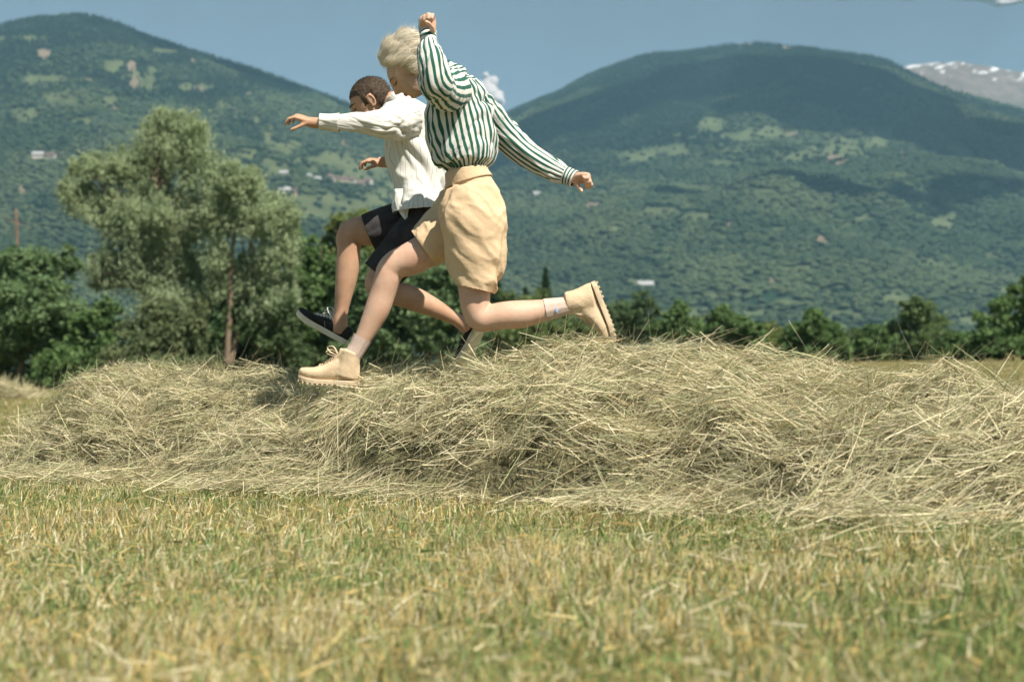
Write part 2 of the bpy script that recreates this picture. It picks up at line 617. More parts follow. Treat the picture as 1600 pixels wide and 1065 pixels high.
# clearings, hay meadows and bare scars, each where it lies on its slope
for i, (a, b_, c_, d_) in enumerate([(75, 125, 34, 7), (180, 100, 18, 14), (212, 122, 16, 14), (300, 135, 28, 9), (235, 120, 8, 22), (90, 155, 36, 12), (45, 180, 40, 10), (170, 160, 18, 8), (350, 165, 12, 9),
        (60, 246, 26, 7), (430, 262, 50, 14), (520, 250, 45, 16), (585, 262, 45, 20), (480, 312, 70, 10), (560, 320, 60, 9), (455, 230, 40, 12), (420, 215, 7, 26), (500, 335, 70, 9), (620, 300, 60, 14),
        (440, 340, 36, 8), (560, 280, 48, 10), (400, 190, 10, 6), (130, 190, 20, 6), (30, 60, 34, 5), (260, 80, 20, 5), (385, 240, 20, 8), (650, 330, 60, 20)]):
    ML.blob(ML.meadow, a, b_, c_, d_, i)
for i, (a, b_, c_, d_) in enumerate([(205, 105, 6, 8), (212, 128, 8, 9), (310, 140, 10, 5), (70, 85, 10, 8), (300, 96, 8, 4), (536, 224, 8, 6), (35, 305, 8, 12), (390, 148, 4, 7), (180, 170, 6, 5), (135, 125, 9, 4), (548, 230, 6, 4)]):
    ML.blob(ML.rock, a, b_, c_, d_, i + 40)
for i, (a, b_, c_, d_) in enumerate([(1110, 195, 28, 14), (1205, 205, 40, 9), (995, 246, 28, 8), (1030, 278, 20, 8), (1320, 230, 50, 24), (1375, 215, 30, 18), (1150, 255, 40, 8), (1050, 235, 36, 7), (1440, 300, 30, 8), (1350, 345, 30, 8), (1250, 420, 34, 7), (1030, 330, 30, 7), (1085, 340, 24, 11), (1180, 300, 30, 6), (960, 358, 15, 8),
        (990, 440, 34, 12), (1115, 462, 20, 9), (1325, 490, 42, 11), (1230, 476, 26, 9), (1410, 470, 36, 14), (1480, 350, 34, 12), (1500, 235, 22, 12), (1395, 462, 20, 10), (1540, 290, 26, 8), (1290, 460, 22, 6),
        (1500, 500, 34, 10), (1180, 490, 30, 8), (880, 130, 16, 5), (1360, 140, 16, 5), (1150, 215, 60, 7), (1260, 245, 50, 8), (940, 300, 24, 6), (1440, 410, 24, 6), (880, 480, 44, 8), (1080, 490, 40, 7), (1570, 455, 40, 9),
        (1020, 400, 14, 6), (1220, 360, 18, 6), (1560, 400, 24, 7)]):
    MR.blob(MR.meadow, a, b_, c_, d_, i + 80)
for i, (a, b_, c_, d_) in enumerate([(1410, 240, 9, 9), (1285, 380, 12, 10), (1140, 350, 11, 5), (1210, 438, 9, 8), (1310, 250, 16, 8), (925, 320, 12, 5), (840, 305, 6, 4), (1500, 320, 10, 4), (1395, 338, 7, 4), (1105, 292, 20, 3), (1245, 210, 14, 4), (1175, 175, 8, 4), (1228, 73, 9, 4), (1165, 69, 20, 3)]):
    MR.blob(MR.rock, a, b_, c_, d_, i + 140)
# bare rock and old snow on the far mountain
MS.rock[:] = np.clip(((430 - 0) / F * 7200 - 0) * 0 + (np.clip((205 - MS.PY) / 60.0, 0, 1)), 0, 1)
sn = fbm(np.stack([MS.PX / 11.0 + MS.PY / 14.0, MS.PY / 7.0, np.zeros(MS.PX.shape)], -1), 5, 3)
ridge_py = MS.PY[MS.nfront - 1][None, :]
MS.snow[:] = np.clip((sn + 0.12 - (MS.PY - ridge_py) / 30.0) * 5, 0, 1)

M['mt_left'] = mat_mountain('mountain_left', (0.022, 0.038, 0.018), (0.082, 0.098, 0.048), (0.17, 0.135, 0.10))
M['mt_right'] = mat_mountain('mountain_right', (0.015, 0.031, 0.018), (0.085, 0.105, 0.054), (0.17, 0.13, 0.10))
M['mt_snowy'] = mat_mountain('mountain_snowy', (0.04, 0.055, 0.03), (0.07, 0.085, 0.045), (0.15, 0.115, 0.10))
ML.build(M['mt_left']); MR.build(M['mt_right']); MS.build(M['mt_snowy'])

# ------------------------------------------------------------------ forests on the slopes
def mat_forest(name, c1, c2):
    m, nt, b, out = mat(name)
    oi = nt.nodes.new('ShaderNodeObjectInfo')
    r = nt.nodes.new('ShaderNodeValToRGB')
    r.color_ramp.elements[0].color = (*c1, 1); r.color_ramp.elements[1].color = (*c2, 1)
    nt.links.new(oi.outputs['Random'], r.inputs[0])
    nt.links.new(r.outputs[0], b.inputs['Base Color'])
    b.inputs['Roughness'].default_value = 0.9
    b.inputs['Specular IOR Level'].default_value = 0.1
    return m
M['conifer_far'] = mat_forest('far_conifer', (0.008, 0.022, 0.017), (0.022, 0.039, 0.024))
M['broad_far'] = mat_forest('far_broadleaf', (0.054, 0.078, 0.038), (0.074, 0.094, 0.048))
M['broad_dark'] = mat_forest('far_dark_broadleaf', (0.028, 0.049, 0.026), (0.042, 0.063, 0.033))

def far_tree(kind, seed, m=None):
    r = np.random.default_rng(seed)
    parts = []
    if kind == 'conifer':
        for z0, z1, rad in ((0.04, 0.5, 0.20), (0.28, 0.75, 0.15), (0.55, 1.0, 0.09)):
            k = 7
            th = np.linspace(0, 2 * np.pi, k, endpoint=False) + r.random()
            rr_ = rad * (0.75 + 0.5 * r.random(k))
            V = np.stack([rr_ * np.cos(th), rr_ * np.sin(th), z0 + 0.05 * r.random(k)], -1)
            V = np.concatenate([V, [[0, 0, z1], [0, 0, z0 + 0.05]]])
            i = np.arange(k); j = (i + 1) % k
            parts.append((V, [np.concatenate([np.stack([i, j, np.full(k, k)], 1), np.stack([j, i, np.full(k, k + 1)], 1)])]))
    else:
        for q in range(3):
            c = np.array([*(r.normal(0, 0.12, 2)), 0.55 + 0.12 * r.normal()])
            V, Fs = ellipsoid(c, (0.26 + 0.06 * r.random(), 0.26 + 0.06 * r.random(), 0.34), n=6, ring=8)
            V = V + 0.06 * r.normal(size=V.shape)
            parts.append((V, Fs))
    V, Fs = merge(parts)
    o = bpy.data.objects.new('far_' + kind, mesh('far_' + kind, V, Fs, smooth=True))
    o.data.materials.append(m or (M['conifer_far'] if kind == 'conifer' else M['broad_far']))
    return o
SRC = [far_tree('conifer', 1), far_tree('conifer', 2), far_tree('broad', 3), far_tree('broad', 4, M['broad_dark'])]

def forest(P, kind, scale, label):
    me = bpy.data.meshes.new('forest')
    n = len(P)
    me.vertices.add(n)
    me.vertices.foreach_set('co', np.asarray(P, np.float32).ravel())
    a = me.attributes.new('kind', 'INT', 'POINT'); a.data.foreach_set('value', np.asarray(kind, np.int32))
    a = me.attributes.new('size', 'FLOAT_VECTOR', 'POINT'); a.data.foreach_set('vector', np.asarray(scale, np.float32).ravel())
    rot = np.zeros((n, 3), np.float32); rot[:, 2] = rng.random(n) * 6.28
    a = me.attributes.new('turn', 'FLOAT_VECTOR', 'POINT'); a.data.foreach_set('vector', rot.ravel())
    me.update()
    o = obj('forest', me)
    ng = bpy.data.node_groups.new('scatter', 'GeometryNodeTree')
    ng.interface.new_socket('Geometry', in_out='INPUT', socket_type='NodeSocketGeometry')
    ng.interface.new_socket('Geometry', in_out='OUTPUT', socket_type='NodeSocketGeometry')
    N, Lk = ng.nodes, ng.links
    gi = N.new('NodeGroupInput'); go = N.new('NodeGroupOutput')
    jn = N.new('GeometryNodeJoinGeometry')
    def named(nm, ty):
        q = N.new('GeometryNodeInputNamedAttribute'); q.data_type = ty
        q.inputs['Name'].default_value = nm
        return q.outputs['Attribute']
    kd = named('kind', 'INT'); sz = named('size', 'FLOAT_VECTOR'); tr = named('turn', 'FLOAT_VECTOR')
    for k, s in enumerate(SRC):
        oi = N.new('GeometryNodeObjectInfo'); oi.inputs['Object'].default_value = s
        oi.inputs['As Instance'].default_value = True
        cp = N.new('FunctionNodeCompare'); cp.data_type = 'INT'; cp.operation = 'EQUAL'
        Lk.new(kd, cp.inputs[2]); cp.inputs[3].default_value = k
        ip = N.new('GeometryNodeInstanceOnPoints')
        Lk.new(gi.outputs[0], ip.inputs['Points'])
        Lk.new(cp.outputs[0], ip.inputs['Selection'])
        Lk.new(oi.outputs['Geometry'], ip.inputs['Instance'])
        Lk.new(tr, ip.inputs['Rotation'])
        Lk.new(sz, ip.inputs['Scale'])
        Lk.new(ip.outputs[0], jn.inputs[0])
    Lk.new(jn.outputs[0], go.inputs[0])
    md = o.modifiers.new('scatter', 'NODES'); md.node_group = ng
    o['kind'] = 'stuff'
    o['label'] = label
    o['category'] = 'forest'
    return o

for mt, n, seed, hh, dens, mixz, lab in ((ML, 150000, 5, (6.5, 12.5), 0.05, 520, 'mixed forest covering the slopes of the left mountain'),
                                   (MR, 240000, 6, (7.5, 14.5), 0.05, 560, 'dark spruce forest covering the broad mountain on the right')):
    P, md_, r = mt.scatter(n, seed)
    w = fbm(P * np.array([1 / 90., 1 / 160., 1 / 90.]), 77, 3)
    keep = (md_ < 0.06 + 0.6 * r.random(n)) & ((w > -0.42) | (r.random(n) < 0.35))
    keep |= (r.random(n) < 0.03)
    pxs, pys, _ = px_of(P)
    keep &= (pxs > -450) & (pxs < 2050)
    P, w = P[keep], w[keep]
    w2 = fbm(P / 230., 31, 4) * 1.3
    pxs, pys, _ = px_of(P)
    dk = np.zeros(len(P))
    for a_, b_, c_, d_ in ((1300, 295, 230, 20), (1130, 325, 60, 10), (960, 215, 160, 30), (1560, 300, 60, 20), (1250, 285, 110, 14), (430, 130, 160, 30), (120, 60, 120, 30), (1450, 330, 40, 12), (250, 100, 60, 10), (880, 290, 60, 16)):
        dk = np.maximum(dk, np.clip(1.6 - 1.6 * np.hypot((pxs - a_) / c_, (pys - b_) / d_) + 0.5 * w2, 0, 1))
    con = r.random(len(P)) < np.clip(0.40 + (P[:, 2] - mixz) / 420. + 1.3 * w2 + 0.8 * dk, 0.04, 0.98)
    w3 = fbm(P / np.array([170., 210., 110.]), 45, 4)
    kind = np.where(con, r.integers(0, 2, len(P)), 2 + (r.random(len(P)) > 0.5 + 1.9 * w3).astype(int))
    h = hh[0] + (hh[1] - hh[0]) * r.random(len(P))
    wd = np.where(con, h * (1.05 + 0.3 * r.random(len(P))), h * (1.1 + 0.4 * r.random(len(P))))
    h = np.where(con, h * 1.05, h * 0.68)
    forest(P - np.array([0, 0, 1.0]), kind, np.stack([wd, wd, h], -1), lab)

# ------------------------------------------------------------------ houses on the far slopes
M['render_white'] = mat_plain('house_render', (0.42, 0.38, 0.34), 0.9, 0.06, 2, 0)
M['render_tan'] = mat_plain('house_tan', (0.42, 0.33, 0.25), 0.9, 0.06, 2, 0)
M['roof_brown'] = mat_plain('roof_brown', (0.13, 0.085, 0.08), 0.9, 0.2, 2, 0)
M['roof_grey'] = mat_plain('roof_grey', (0.30, 0.30, 0.31), 0.7, 0.1, 2, 0)
M['dark_glass'] = mat_plain('dark_glass', (0.03, 0.035, 0.04), 0.2, 0.1, 2, 0)

def box_vf(lo, hi):
    lo = np.asarray(lo, float); hi = np.asarray(hi, float)
    V = np.array([[x, y, z] for z in (lo[2], hi[2]) for y in (lo[1], hi[1]) for x in (lo[0], hi[0])])
    Fq = np.array([[0, 2, 3, 1], [4, 5, 7, 6], [0, 1, 5, 4], [2, 6, 7, 3], [0, 4, 6, 2], [1, 3, 7, 5]])
    return V, [Fq]

def house(mt, px, py, L, W, H, turn, wall, roof, label):
    p = mt.hit(px, py)
    t = thing('house', label, 'house', p, 'farmhouses on the far slopes')
    c, s = math.cos(turn), math.sin(turn)
    Rm = np.array([[c, s, 0], [-s, c, 0], [0, 0, 1]])
    def put(nm, V, Fs, m, par=t):
        return obj(nm, mesh(nm, V @ Rm + p, Fs, smooth=False), m, par)
    hg = W * 0.42
    V = np.array([[-L, -W, -6], [L, -W, -6], [L, W, -6], [-L, W, -6], [-L, -W, H], [L, -W, H], [L, W, H], [-L, W, H], [-L, 0, H + hg * 2], [L, 0, H + hg * 2]], float)
    put('wall', V, [np.array([[0, 1, 5, 4], [2, 3, 7, 6]]), np.array([[1, 2, 6], [1, 6, 9], [1, 9, 5], [3, 0, 4], [3, 4, 8], [3, 8, 7]])], wall)
    e = 1.2; th = 0.5
    rv = []
    for sgn in (-1, 1):
        a = np.array([[-L - e, sgn * (W + e), H - e * 0.8 + 0.3], [L + e, sgn * (W + e), H - e * 0.8 + 0.3], [L + e, 0, H + hg * 2 + 0.35], [-L - e, 0, H + hg * 2 + 0.35]])
        V2 = np.concatenate([a, a + np.array([0, 0, th])])
        rv.append((V2, [np.array([[0, 1, 2, 3], [4, 5, 6, 7], [0, 1, 5, 4], [1, 2, 6, 5], [2, 3, 7, 6], [3, 0, 4, 7]])]))
    V2, F2 = merge(rv)
    ro = put('roof', V2, F2, roof)
    V3, F3 = box_vf((L * 0.3, -0.5, H + hg), (L * 0.3 + 1.0, 0.5, H + hg * 2 + 1.8))
    ch = obj('chimney', mesh('chimney', V3 @ Rm + p, F3, smooth=False), wall, ro)
    for fl in range(2 if H > 5 else 1):
        for q in np.linspace(-0.7, 0.7, 4):
            V4, F4 = box_vf((q * L - 0.6, -W - 0.06, 1.0 + fl * 2.8), (q * L + 0.6, -W + 0.1, 2.4 + fl * 2.8))
            put('window', V4, F4, M['dark_glass'])
    return t
RW, RT, BR, GR = M['render_white'], M['render_tan'], M['roof_brown'], M['roof_grey']
house(ML, 514, 283, 7, 6, 7, 0.9, RW, BR, 'pale gabled farmhouse at the left end of the hamlet row beside the reaching hand')
house(ML, 531, 285, 9, 5, 4, 0.2, RT, BR, 'long brown-roofed barn next to the pale gabled farmhouse in the hamlet')
house(ML, 546, 286, 8, 5, 5, -0.2, RW, BR, 'brown-roofed house in the middle of the hamlet row on the slope')
house(ML, 560, 290, 9, 5, 4, 0.3, RT, BR, 'low brown barn right of the middle of the hamlet row')
house(ML, 575, 289, 8, 6, 6, -0.5, RW, BR, 'brown-roofed house at the right end of the hamlet row')
house(ML, 492, 284, 5, 4, 4, 0.4, RW, GR, 'small pale-roofed shed just left of the hamlet row')
house(ML, 482, 279, 5, 4, 4, -0.4, RW, GR, 'small grey-roofed house farthest left above the hamlet row')
house(ML, 438, 274, 6, 4, 4, 0.2, RW, GR, 'grey-roofed house alone in the meadow above the two low farm buildings')
house(ML, 440, 302, 9, 5, 4, 0.4, RW, GR, 'light grey-roofed farm building right of the tall willow crown')
house(ML, 454, 305, 7, 5, 4, -0.2, RT, BR, 'tan farm building beside the light grey-roofed one by the willow')
house(ML, 58, 247, 9, 5, 6, 0.1, RW, GR, 'white farmhouse alone in a clearing high on the left slope')
house(ML, 74, 248, 8, 5, 5, -0.2, RW, BR, 'tan-roofed farm building beside the white house high on the left slope')
house(MR, 1000, 452, 11, 6, 5, 0.1, RW, GR, 'white house at the foot of the right mountain behind the raised boot')
house(MR, 838, 305, 9, 6, 6, 0.6, RW, GR, 'pale house in the forest below the outstretched striped sleeve')

# ------------------------------------------------------------------ clouds and haze
M['cloud'] = mat_plain('cloud', (0.50, 0.455, 0.47), 1.0, 0.02, 0.002, 0, spec=0.0)
def cloud(label, lobes, d, seed, voxel, flat=1.0, noise=0.3):
    parts = []
    for (px, py, r, dd) in lobes:
        c = at(px, py, d + dd)
        R_ = r * d / F
        parts.append(ellipsoid(c, (R_, R_ * 1.1, R_ * flat), n=16, ring=22))
    V, Fs = remesh(parts, voxel, 2)
    N = normals(V, Fs)
    k = 6.0 * voxel
    V = V + N * (noise * k * fbm(V / (k * 1.6), seed, 4))[:, None]
    o = obj('cloud', mesh('cloud', V, Fs), M['cloud'])
    o['label'] = label; o['category'] = 'cloud'
    return o
r = np.random.default_rng(4)
cloud('small white cumulus cloud behind the striped shirt shoulder',
      [(765, 150, 18, 0), (771, 128, 9, 0), (752, 160, 18, 60), (778, 158, 12, -40), (782, 148, 7, 0), (745, 140, 13, 0), (764, 136, 12, 20), (730, 150, 16, 0), (750, 178, 20, 0), (775, 170, 10, 0), (738, 128, 6, 0), (760, 118, 4, 0), (786, 152, 4, 0)],
      11500, 3, 9.0, noise=0.45)
cloud('thin pale cloud streak along the top edge of the sky',
      [(x, -2 - 6 * abs(math.sin(x * 0.02)) , 9 + 5 * math.sin(x * 0.013) ** 2, 120 * math.sin(x)) for x in range(1180, 1560, 11)]
      + [(x, 9 - (x - 1545) * 0.14, 9, 0) for x in range(1562, 1760, 9)],
      10500, 9, 16.0, flat=0.42, noise=0.45)
# broad cloud high over the valley, out of frame, whose shadow lies on the upper right mountain
def shade_cloud(label, mt, spots, zc, rad, seed, line=0):
    parts = []
    q = np.random.default_rng(seed)
    pts = [mt.hit(px, py) for px, py in spots]
    if line:
        pts = list(catmull(np.array(pts), line))
    for p in pts:
        c = p + SUN * ((zc - p[2]) / SUN[2])
        for k in range(3):
            parts.append(ellipsoid(c + np.array([*(q.normal(0, rad * 0.5, 2)), q.normal(0, 25)]), (rad * (0.6 + 0.5 * q.random()), rad * (0.6 + 0.5 * q.random()), rad * 0.32), n=12, ring=18))
    V, Fs = remesh(parts, 14.0 if line else 40.0, 2)
    N = normals(V, Fs)
    V = V + N * ((18 if line else 70) * fbm(V / (90. if line else 260.), seed, 3))[:, None]
    o = obj('cloud', mesh('cloud', V, Fs), M['cloud'])
    o['label'] = label; o['category'] = 'cloud'
    return o
shade_cloud('broad flat cloud over the valley shading the broad right mountain', MR,
            [(880, 190), (960, 160), (1050, 140), (1130, 120), (1200, 110), (1270, 120), (1340, 130), (1420, 170), (1500, 200), (1580, 230), (1230, 160), (1320, 175)], 2500, 260, 8)

shade_cloud('unseen narrow cloud added to shade the dark forest belt of the right mountain', MR,
            [(1060, 306), (1300, 296), (1560, 286)], 2400, 46, 18, line=34)  # added out of view, strung along the belt so its shadow darkens it
shade_cloud('unseen narrow cloud added to shade the ridge line of the left mountain', ML,
            [(340, 98), (400, 114), (460, 134), (520, 156), (250, 66), (150, 34)], 2300, 70, 28)  # put in above the frame only to darken the ridge

hz = obj('haze', mesh('haze', *[box_vf((-15000, -15000, -8.0), (15000, 15000, 1720.0))[i] for i in (0, 1)], smooth=False))
hz['kind'] = 'stuff'; hz['label'] = 'pale blue summer haze filling the valley air'; hz['category'] = 'haze'
hm = bpy.data.materials.new('haze'); hm.use_nodes = True
hn = hm.node_tree; hn.nodes.clear()
ho = hn.nodes.new('ShaderNodeOutputMaterial'); hv = hn.nodes.new('ShaderNodeVolumePrincipled')
hv.inputs['Color'].default_value = (0.35, 0.70, 0.94, 1)
hv.inputs['Density'].default_value = 0.000092
hv.inputs['Anisotropy'].default_value = 0.1
hn.links.new(hv.outputs[0], ho.inputs['Volume'])
hz.data.materials.append(hm)

# ================================================================== TREES
def leaf_cloud(lobes, n, r, leaf, aspect, colors, droop=0.0, sub=26, fill=0.45, spread=0.24):
    """lobes [(centre xyz, radii xyz)]; many small leaf sprays gathered in clumps through the lobes"""
    vol = np.array([np.prod(l[1]) ** (2 / 3) for l in lobes]); vol = vol / vol.sum()
    Ps, tint, OUT = [], [], []
    for (c, rad), w in zip(lobes, vol):
        k = max(4, int(sub * 0.45 * (0.4 + w * len(lobes) * 0.6)))
        u = r.normal(size=(k, 3)); u /= np.linalg.norm(u, axis=1)[:, None]
        q = c + u * np.asarray(rad) * (fill + (1 - fill) * r.random(k) ** 0.5)[:, None]
        m = int(n * w)
        pick = r.integers(0, k, m)
        sz = 0.6 + 0.8 * r.random(k)
        off = r.normal(size=(m, 3)) * np.asarray(rad) * spread * sz[pick][:, None]
        off[:, 2] *= 0.75
        Ps.append(q[pick] + off)
        oo = off / (np.asarray(rad) * spread) + 0.8 * (q[pick] - c) / np.asarray(rad)
        OUT.append(oo / (np.linalg.norm(oo, axis=1)[:, None] + 1e-9))
        tint.append((r.random(k)[pick]))
    P = np.concatenate(Ps); OUT = np.concatenate(OUT); tint = np.concatenate(tint)
    m = len(P)
    D = r.normal(size=(m, 3)); D[:, 2] -= droop; D /= np.linalg.norm(D, axis=1)[:, None]
    Nn = 0.75 * r.normal(size=(m, 3)) + 1.0 * OUT; Nn[:, 2] += 0.55
    S = np.cross(D, Nn); S /= np.linalg.norm(S, axis=1)[:, None] + 1e-9
    L = leaf * (0.6 + 0.8 * r.random(m))
    W = L * aspect
    a = P - D * (L * 0.5)[:, None]; b = P + D * (L * 0.5)[:, None]
    mid = P + np.cross(S, D) * (L * 0.12)[:, None]
    V = np.stack([a, mid - S * (W * 0.5)[:, None], b, mid + S * (W * 0.5)[:, None]], 1).reshape(-1, 3)
    Fq = np.arange(m * 4).reshape(-1, 4)
    c0 = np.asarray(colors[0]); c1 = np.asarray(colors[1])
    t = np.clip(0.65 * tint + 0.35 * r.random(m), 0, 1)[:, None]
    C = (c0 * (1 - t) + c1 * t) * (1.45 + 0.5 * r.random(m))[:, None]
    return V, Fq, np.repeat(C, 4, 0)

def limb(p0, p1, r0, r1, r, n=9, ring=8, wob=0.08):
    t = np.linspace(0, 1, n)[:, None]
    L = np.linalg.norm(np.asarray(p1) - np.asarray(p0))
    C = np.asarray(p0) * (1 - t) + np.asarray(p1) * t
    w = np.cumsum(r.normal(size=(n, 3)), 0) * L * wob / n
    C = C + w * np.sin(np.pi * t)
    C[:, 2] += 0.06 * L * np.sin(np.pi * t[:, 0])
    R = r0 * (1 - t[:, 0]) + r1 * t[:, 0]
    return tube3(C, R, R, ring, ref=(0.3, 1, 0.2))[:2]

GREY = ((0.165, 0.205, 0.122), (0.270, 0.315, 0.195))
DARK = ((0.060, 0.104, 0.050), (0.122, 0.175, 0.080))
MID = ((0.050, 0.094, 0.034), (0.105, 0.160, 0.058))
OLIVE = ((0.085, 0.115, 0.036), (0.145, 0.17, 0.058))

def tree(name, label, d, base_px, lobes, n, leaf, aspect, colors, seed, droop=0.0, trunk=None, bark='bark', trunk_r=None, depth=0.9, sub=26, cat='tree', fill=0.45, spread=0.24):
    """lobes in picture pixels (cx, cy, rx, ry [, extra depth m]) at distance d"""
    r = np.random.default_rng(seed)
    k = d / F
    gp = at(base_px, 600, d); gp[2] = 0.0
    L3 = []
    for q in lobes:
        c = at(q[0], q[1], d + (q[4] if len(q) > 4 else r.normal() * q[2] * k * 0.35))
        L3.append((c, (q[2] * k, q[2] * k * depth, q[3] * k)))
    core = list(L3)                                              # ragged outline: small boughs round each mass
    L3 = []
    for c, rad in core:
        rad = np.asarray(rad)
        L3.append((c, tuple(rad * 0.80)))
        for q in range(5):
            u = r.normal(size=3); u[1] *= 0.6; u[2] = abs(u[2]) * 0.9 - 0.25; u /= np.linalg.norm(u)
            s_ = 0.26 + 0.24 * r.random()
            up_ = np.array([1.0, 1.0, 1.5 if name == 'willow_tree' else 1.1])
            L3.append((c + u * rad * (0.80 + 0.28 * r.random()), tuple(rad * s_ * up_)))
    if name != 'willow_tree':                                    # foliage down to the ground
        x0 = min(c[0] - q_[0] for c, q_ in core) * 0.85 + gp[0] * 0.15; x1 = max(c[0] + q_[0] for c, q_ in core) * 0.85 + gp[0] * 0.15
        for s_ in np.linspace(0, 1, 6):
            c = gp + np.array([x0 + (x1 - x0) * s_ - gp[0], r.normal() * 0.4, 0.55 + 0.25 * r.random()])
            L3.append((c, (16 * k, 14 * k, 0.6 + 0.3 * r.random())))
    t = thing(name, label, cat, gp)
    parts = []
    if trunk is None:
        top = np.mean([l[0] for l in L3], 0)
        top = gp * np.array([0.4, 0.4, 0.4]) + top * 0.6
        R0 = trunk_r or max(0.06, 0.03 * (max(l[0][2] + l[1][2] for l in L3)))
        parts.append(limb(gp - np.array([0, 0, 0.2]), top, R0, R0 * 0.55, r))
        for c, rad in core:
            rad = np.asarray(rad)
            parts.append(limb(top * 0.7 + gp * 0.3, c, R0 * 0.5, R0 * 0.1, r))
            for q in range(3):
                e = c + r.normal(size=3) * np.asarray(rad) * 0.5
                parts.append(limb(top * 0.5 + c * 0.5, e, R0 * 0.22, R0 * 0.05, r, n=6, ring=6))
    else:
        for pts, r0, r1 in trunk:
            C = np.array([at(x, y, d) for x, y in pts])
            C = catmull(C, 20)
            R_ = np.linspace(r0, r1, 20)
            R_[:3] *= np.array([1.5, 1.25, 1.1])
            parts.append(tube3(C, R_, R_, 10, ref=(0, 1, 0))[:2])
        e0 = at(*trunk[0][0][-1], d)
        for c, rad in core:
            parts.append(limb(e0, c, trunk[0][2] * 0.8, 0.03, r))
    V, Fs = merge(parts)
    obj('trunk', mesh('trunk', V, Fs), M[bark], t)
    V, Fq, C = leaf_cloud(L3, n, r, leaf, aspect, colors, droop, sub, fill, spread)
    low = V[:, 2] < 0.02
    V[low, 2] = 0.02 + 0.1 * r.random(int(low.sum()))
    obj('crown', mesh('crown', V, Fq, smooth=False, attrs={'col': C}), M['leaf'], t)
    return t

D1 = 80.0
M['red_bark'] = mat_plain('dead_wood', (0.20, 0.12, 0.085), 0.9, 0.3, 6, 0.6, 25, 0.03)
tree('willow_tree', 'tall grey-green willow with broad billowing crown left of the man', D1, 250,
     [(255, 228, 56, 40), (222, 268, 50, 46), (298, 262, 46, 52), (140, 262, 24, 26), (118, 312, 30, 32), (160, 330, 34, 32), (200, 350, 44, 50), (275, 345, 58, 52), (235, 420, 62, 46),
      (300, 430, 46, 50), (185, 425, 34, 34), (250, 205, 34, 20), (170, 270, 26, 26), (260, 490, 56, 40), (325, 330, 26, 40)],
     60000, 0.31, 0.25, GREY, 21, droop=0.8, sub=40, fill=0.30, spread=0.26)
tree('willow_tree', 'slender pale-trunked willow with forked bare stem beside the tall willow', D1 - 3, 360,
     [(375, 300, 40, 34), (402, 345, 42, 40), (345, 345, 26, 36), (425, 400, 34, 42), (395, 440, 34, 34), (335, 405, 20, 34), (430, 450, 28, 36), (385, 275, 22, 16), (405, 480, 34, 30), (440, 490, 26, 30), (340, 450, 18, 26), (440, 350, 16, 26), (330, 300, 18, 24)],
     30000, 0.28, 0.30, GREY, 22, droop=0.5,
     trunk=[([(356, 572), (357, 520), (361, 470), (360, 420), (366, 370), (372, 320)], 0.19, 0.08), ([(358, 572), (370, 525), (378, 480), (384, 430), (392, 370)], 0.15, 0.05)], bark='pale_bark', sub=34, fill=0.30, spread=0.27)
tree('dark_tree', 'dense dark green tree at the left edge of the picture', D1 - 6, 30,
     [(45, 415, 42, 34), (85, 440, 36, 40), (12, 440, 40, 46), (50, 480, 60, 44), (95, 500, 44, 44), (10, 520, 50, 50), (60, 550, 60, 46), (-40, 470, 50, 60), (112, 405, 14, 18), (-30, 560, 50, 50)],
     26000, 0.29, 0.6, DARK, 23)
tree('bush', 'dark green bush between the edge tree and the tall willow', D1 - 8, 140,
     [(150, 520, 38, 36), (120, 560, 44, 40), (175, 560, 36, 40), (140, 590, 60, 26), (90, 590, 44, 24), (165, 485, 22, 18)], 15000, 0.28, 0.6, MID, 24, cat='bush')
tree('bush', 'grey-green willow shrub below the tall willow crown', D1 - 9, 240,
     [(235, 520, 44, 36), (275, 540, 42, 36), (215, 555, 40, 34), (260, 575, 60, 24), (300, 520, 30, 36), (305, 570, 34, 26)], 14000, 0.32, 0.4, ((0.072, 0.098, 0.046), (0.118, 0.142, 0.07)), 25, cat='bush', droop=0.3)
tree('bush', 'dark shrub right of the forked willow trunk', D1 - 2, 400,
     [(405, 500, 36, 46), (435, 520, 36, 50), (395, 555, 36, 34), (440, 575, 50, 34), (345, 580, 30, 22)], 14000, 0.32, 0.5, ((0.045, 0.075, 0.032), (0.085, 0.115, 0.05)), 26, cat='bush', droop=0.2)
tree('dark_tree', 'bright green tree behind the man\'s raised shoe', D1 + 6, 480,
     [(452, 365, 18, 22), (470, 400, 26, 32), (492, 440, 34, 40), (462, 460, 30, 42), (520, 420, 20, 26), (505, 500, 40, 50), (470, 530, 44, 50), (520, 560, 44, 40)], 18000, 0.34, 0.6, MID, 27)
tree('dark_tree', 'deep green tree filling the gap behind the forked willow trunk', D1 + 9, 350,
     [(330, 470, 36, 40), (385, 500, 40, 44), (345, 530, 44, 40), (300, 520, 36, 44), (400, 555, 50, 34), (290, 570, 44, 30), (355, 440, 26, 30), (345, 580, 60, 22)], 15000, 0.36, 0.55, ((0.036, 0.075, 0.030), (0.075, 0.12, 0.05)), 33)
tree('olive_tree', 'yellow-green tree top just below the man\'s second hand', D1 + 12, 565,
     [(575, 352, 34, 20), (545, 365, 26, 22), (600, 360, 30, 22), (560, 395, 40, 28), (600, 405, 34, 34), (530, 395, 24, 24)], 10000, 0.36, 0.4, OLIVE, 28, droop=0.3)
tree('dark_tree', 'dark tree in the gap between the man\'s two legs', D1 + 4, 570,
     [(560, 440, 36, 36), (590, 470, 40, 40), (550, 500, 40, 40), (600, 520, 44, 40), (560, 560, 50, 40)], 14000, 0.34, 0.6, DARK, 29)
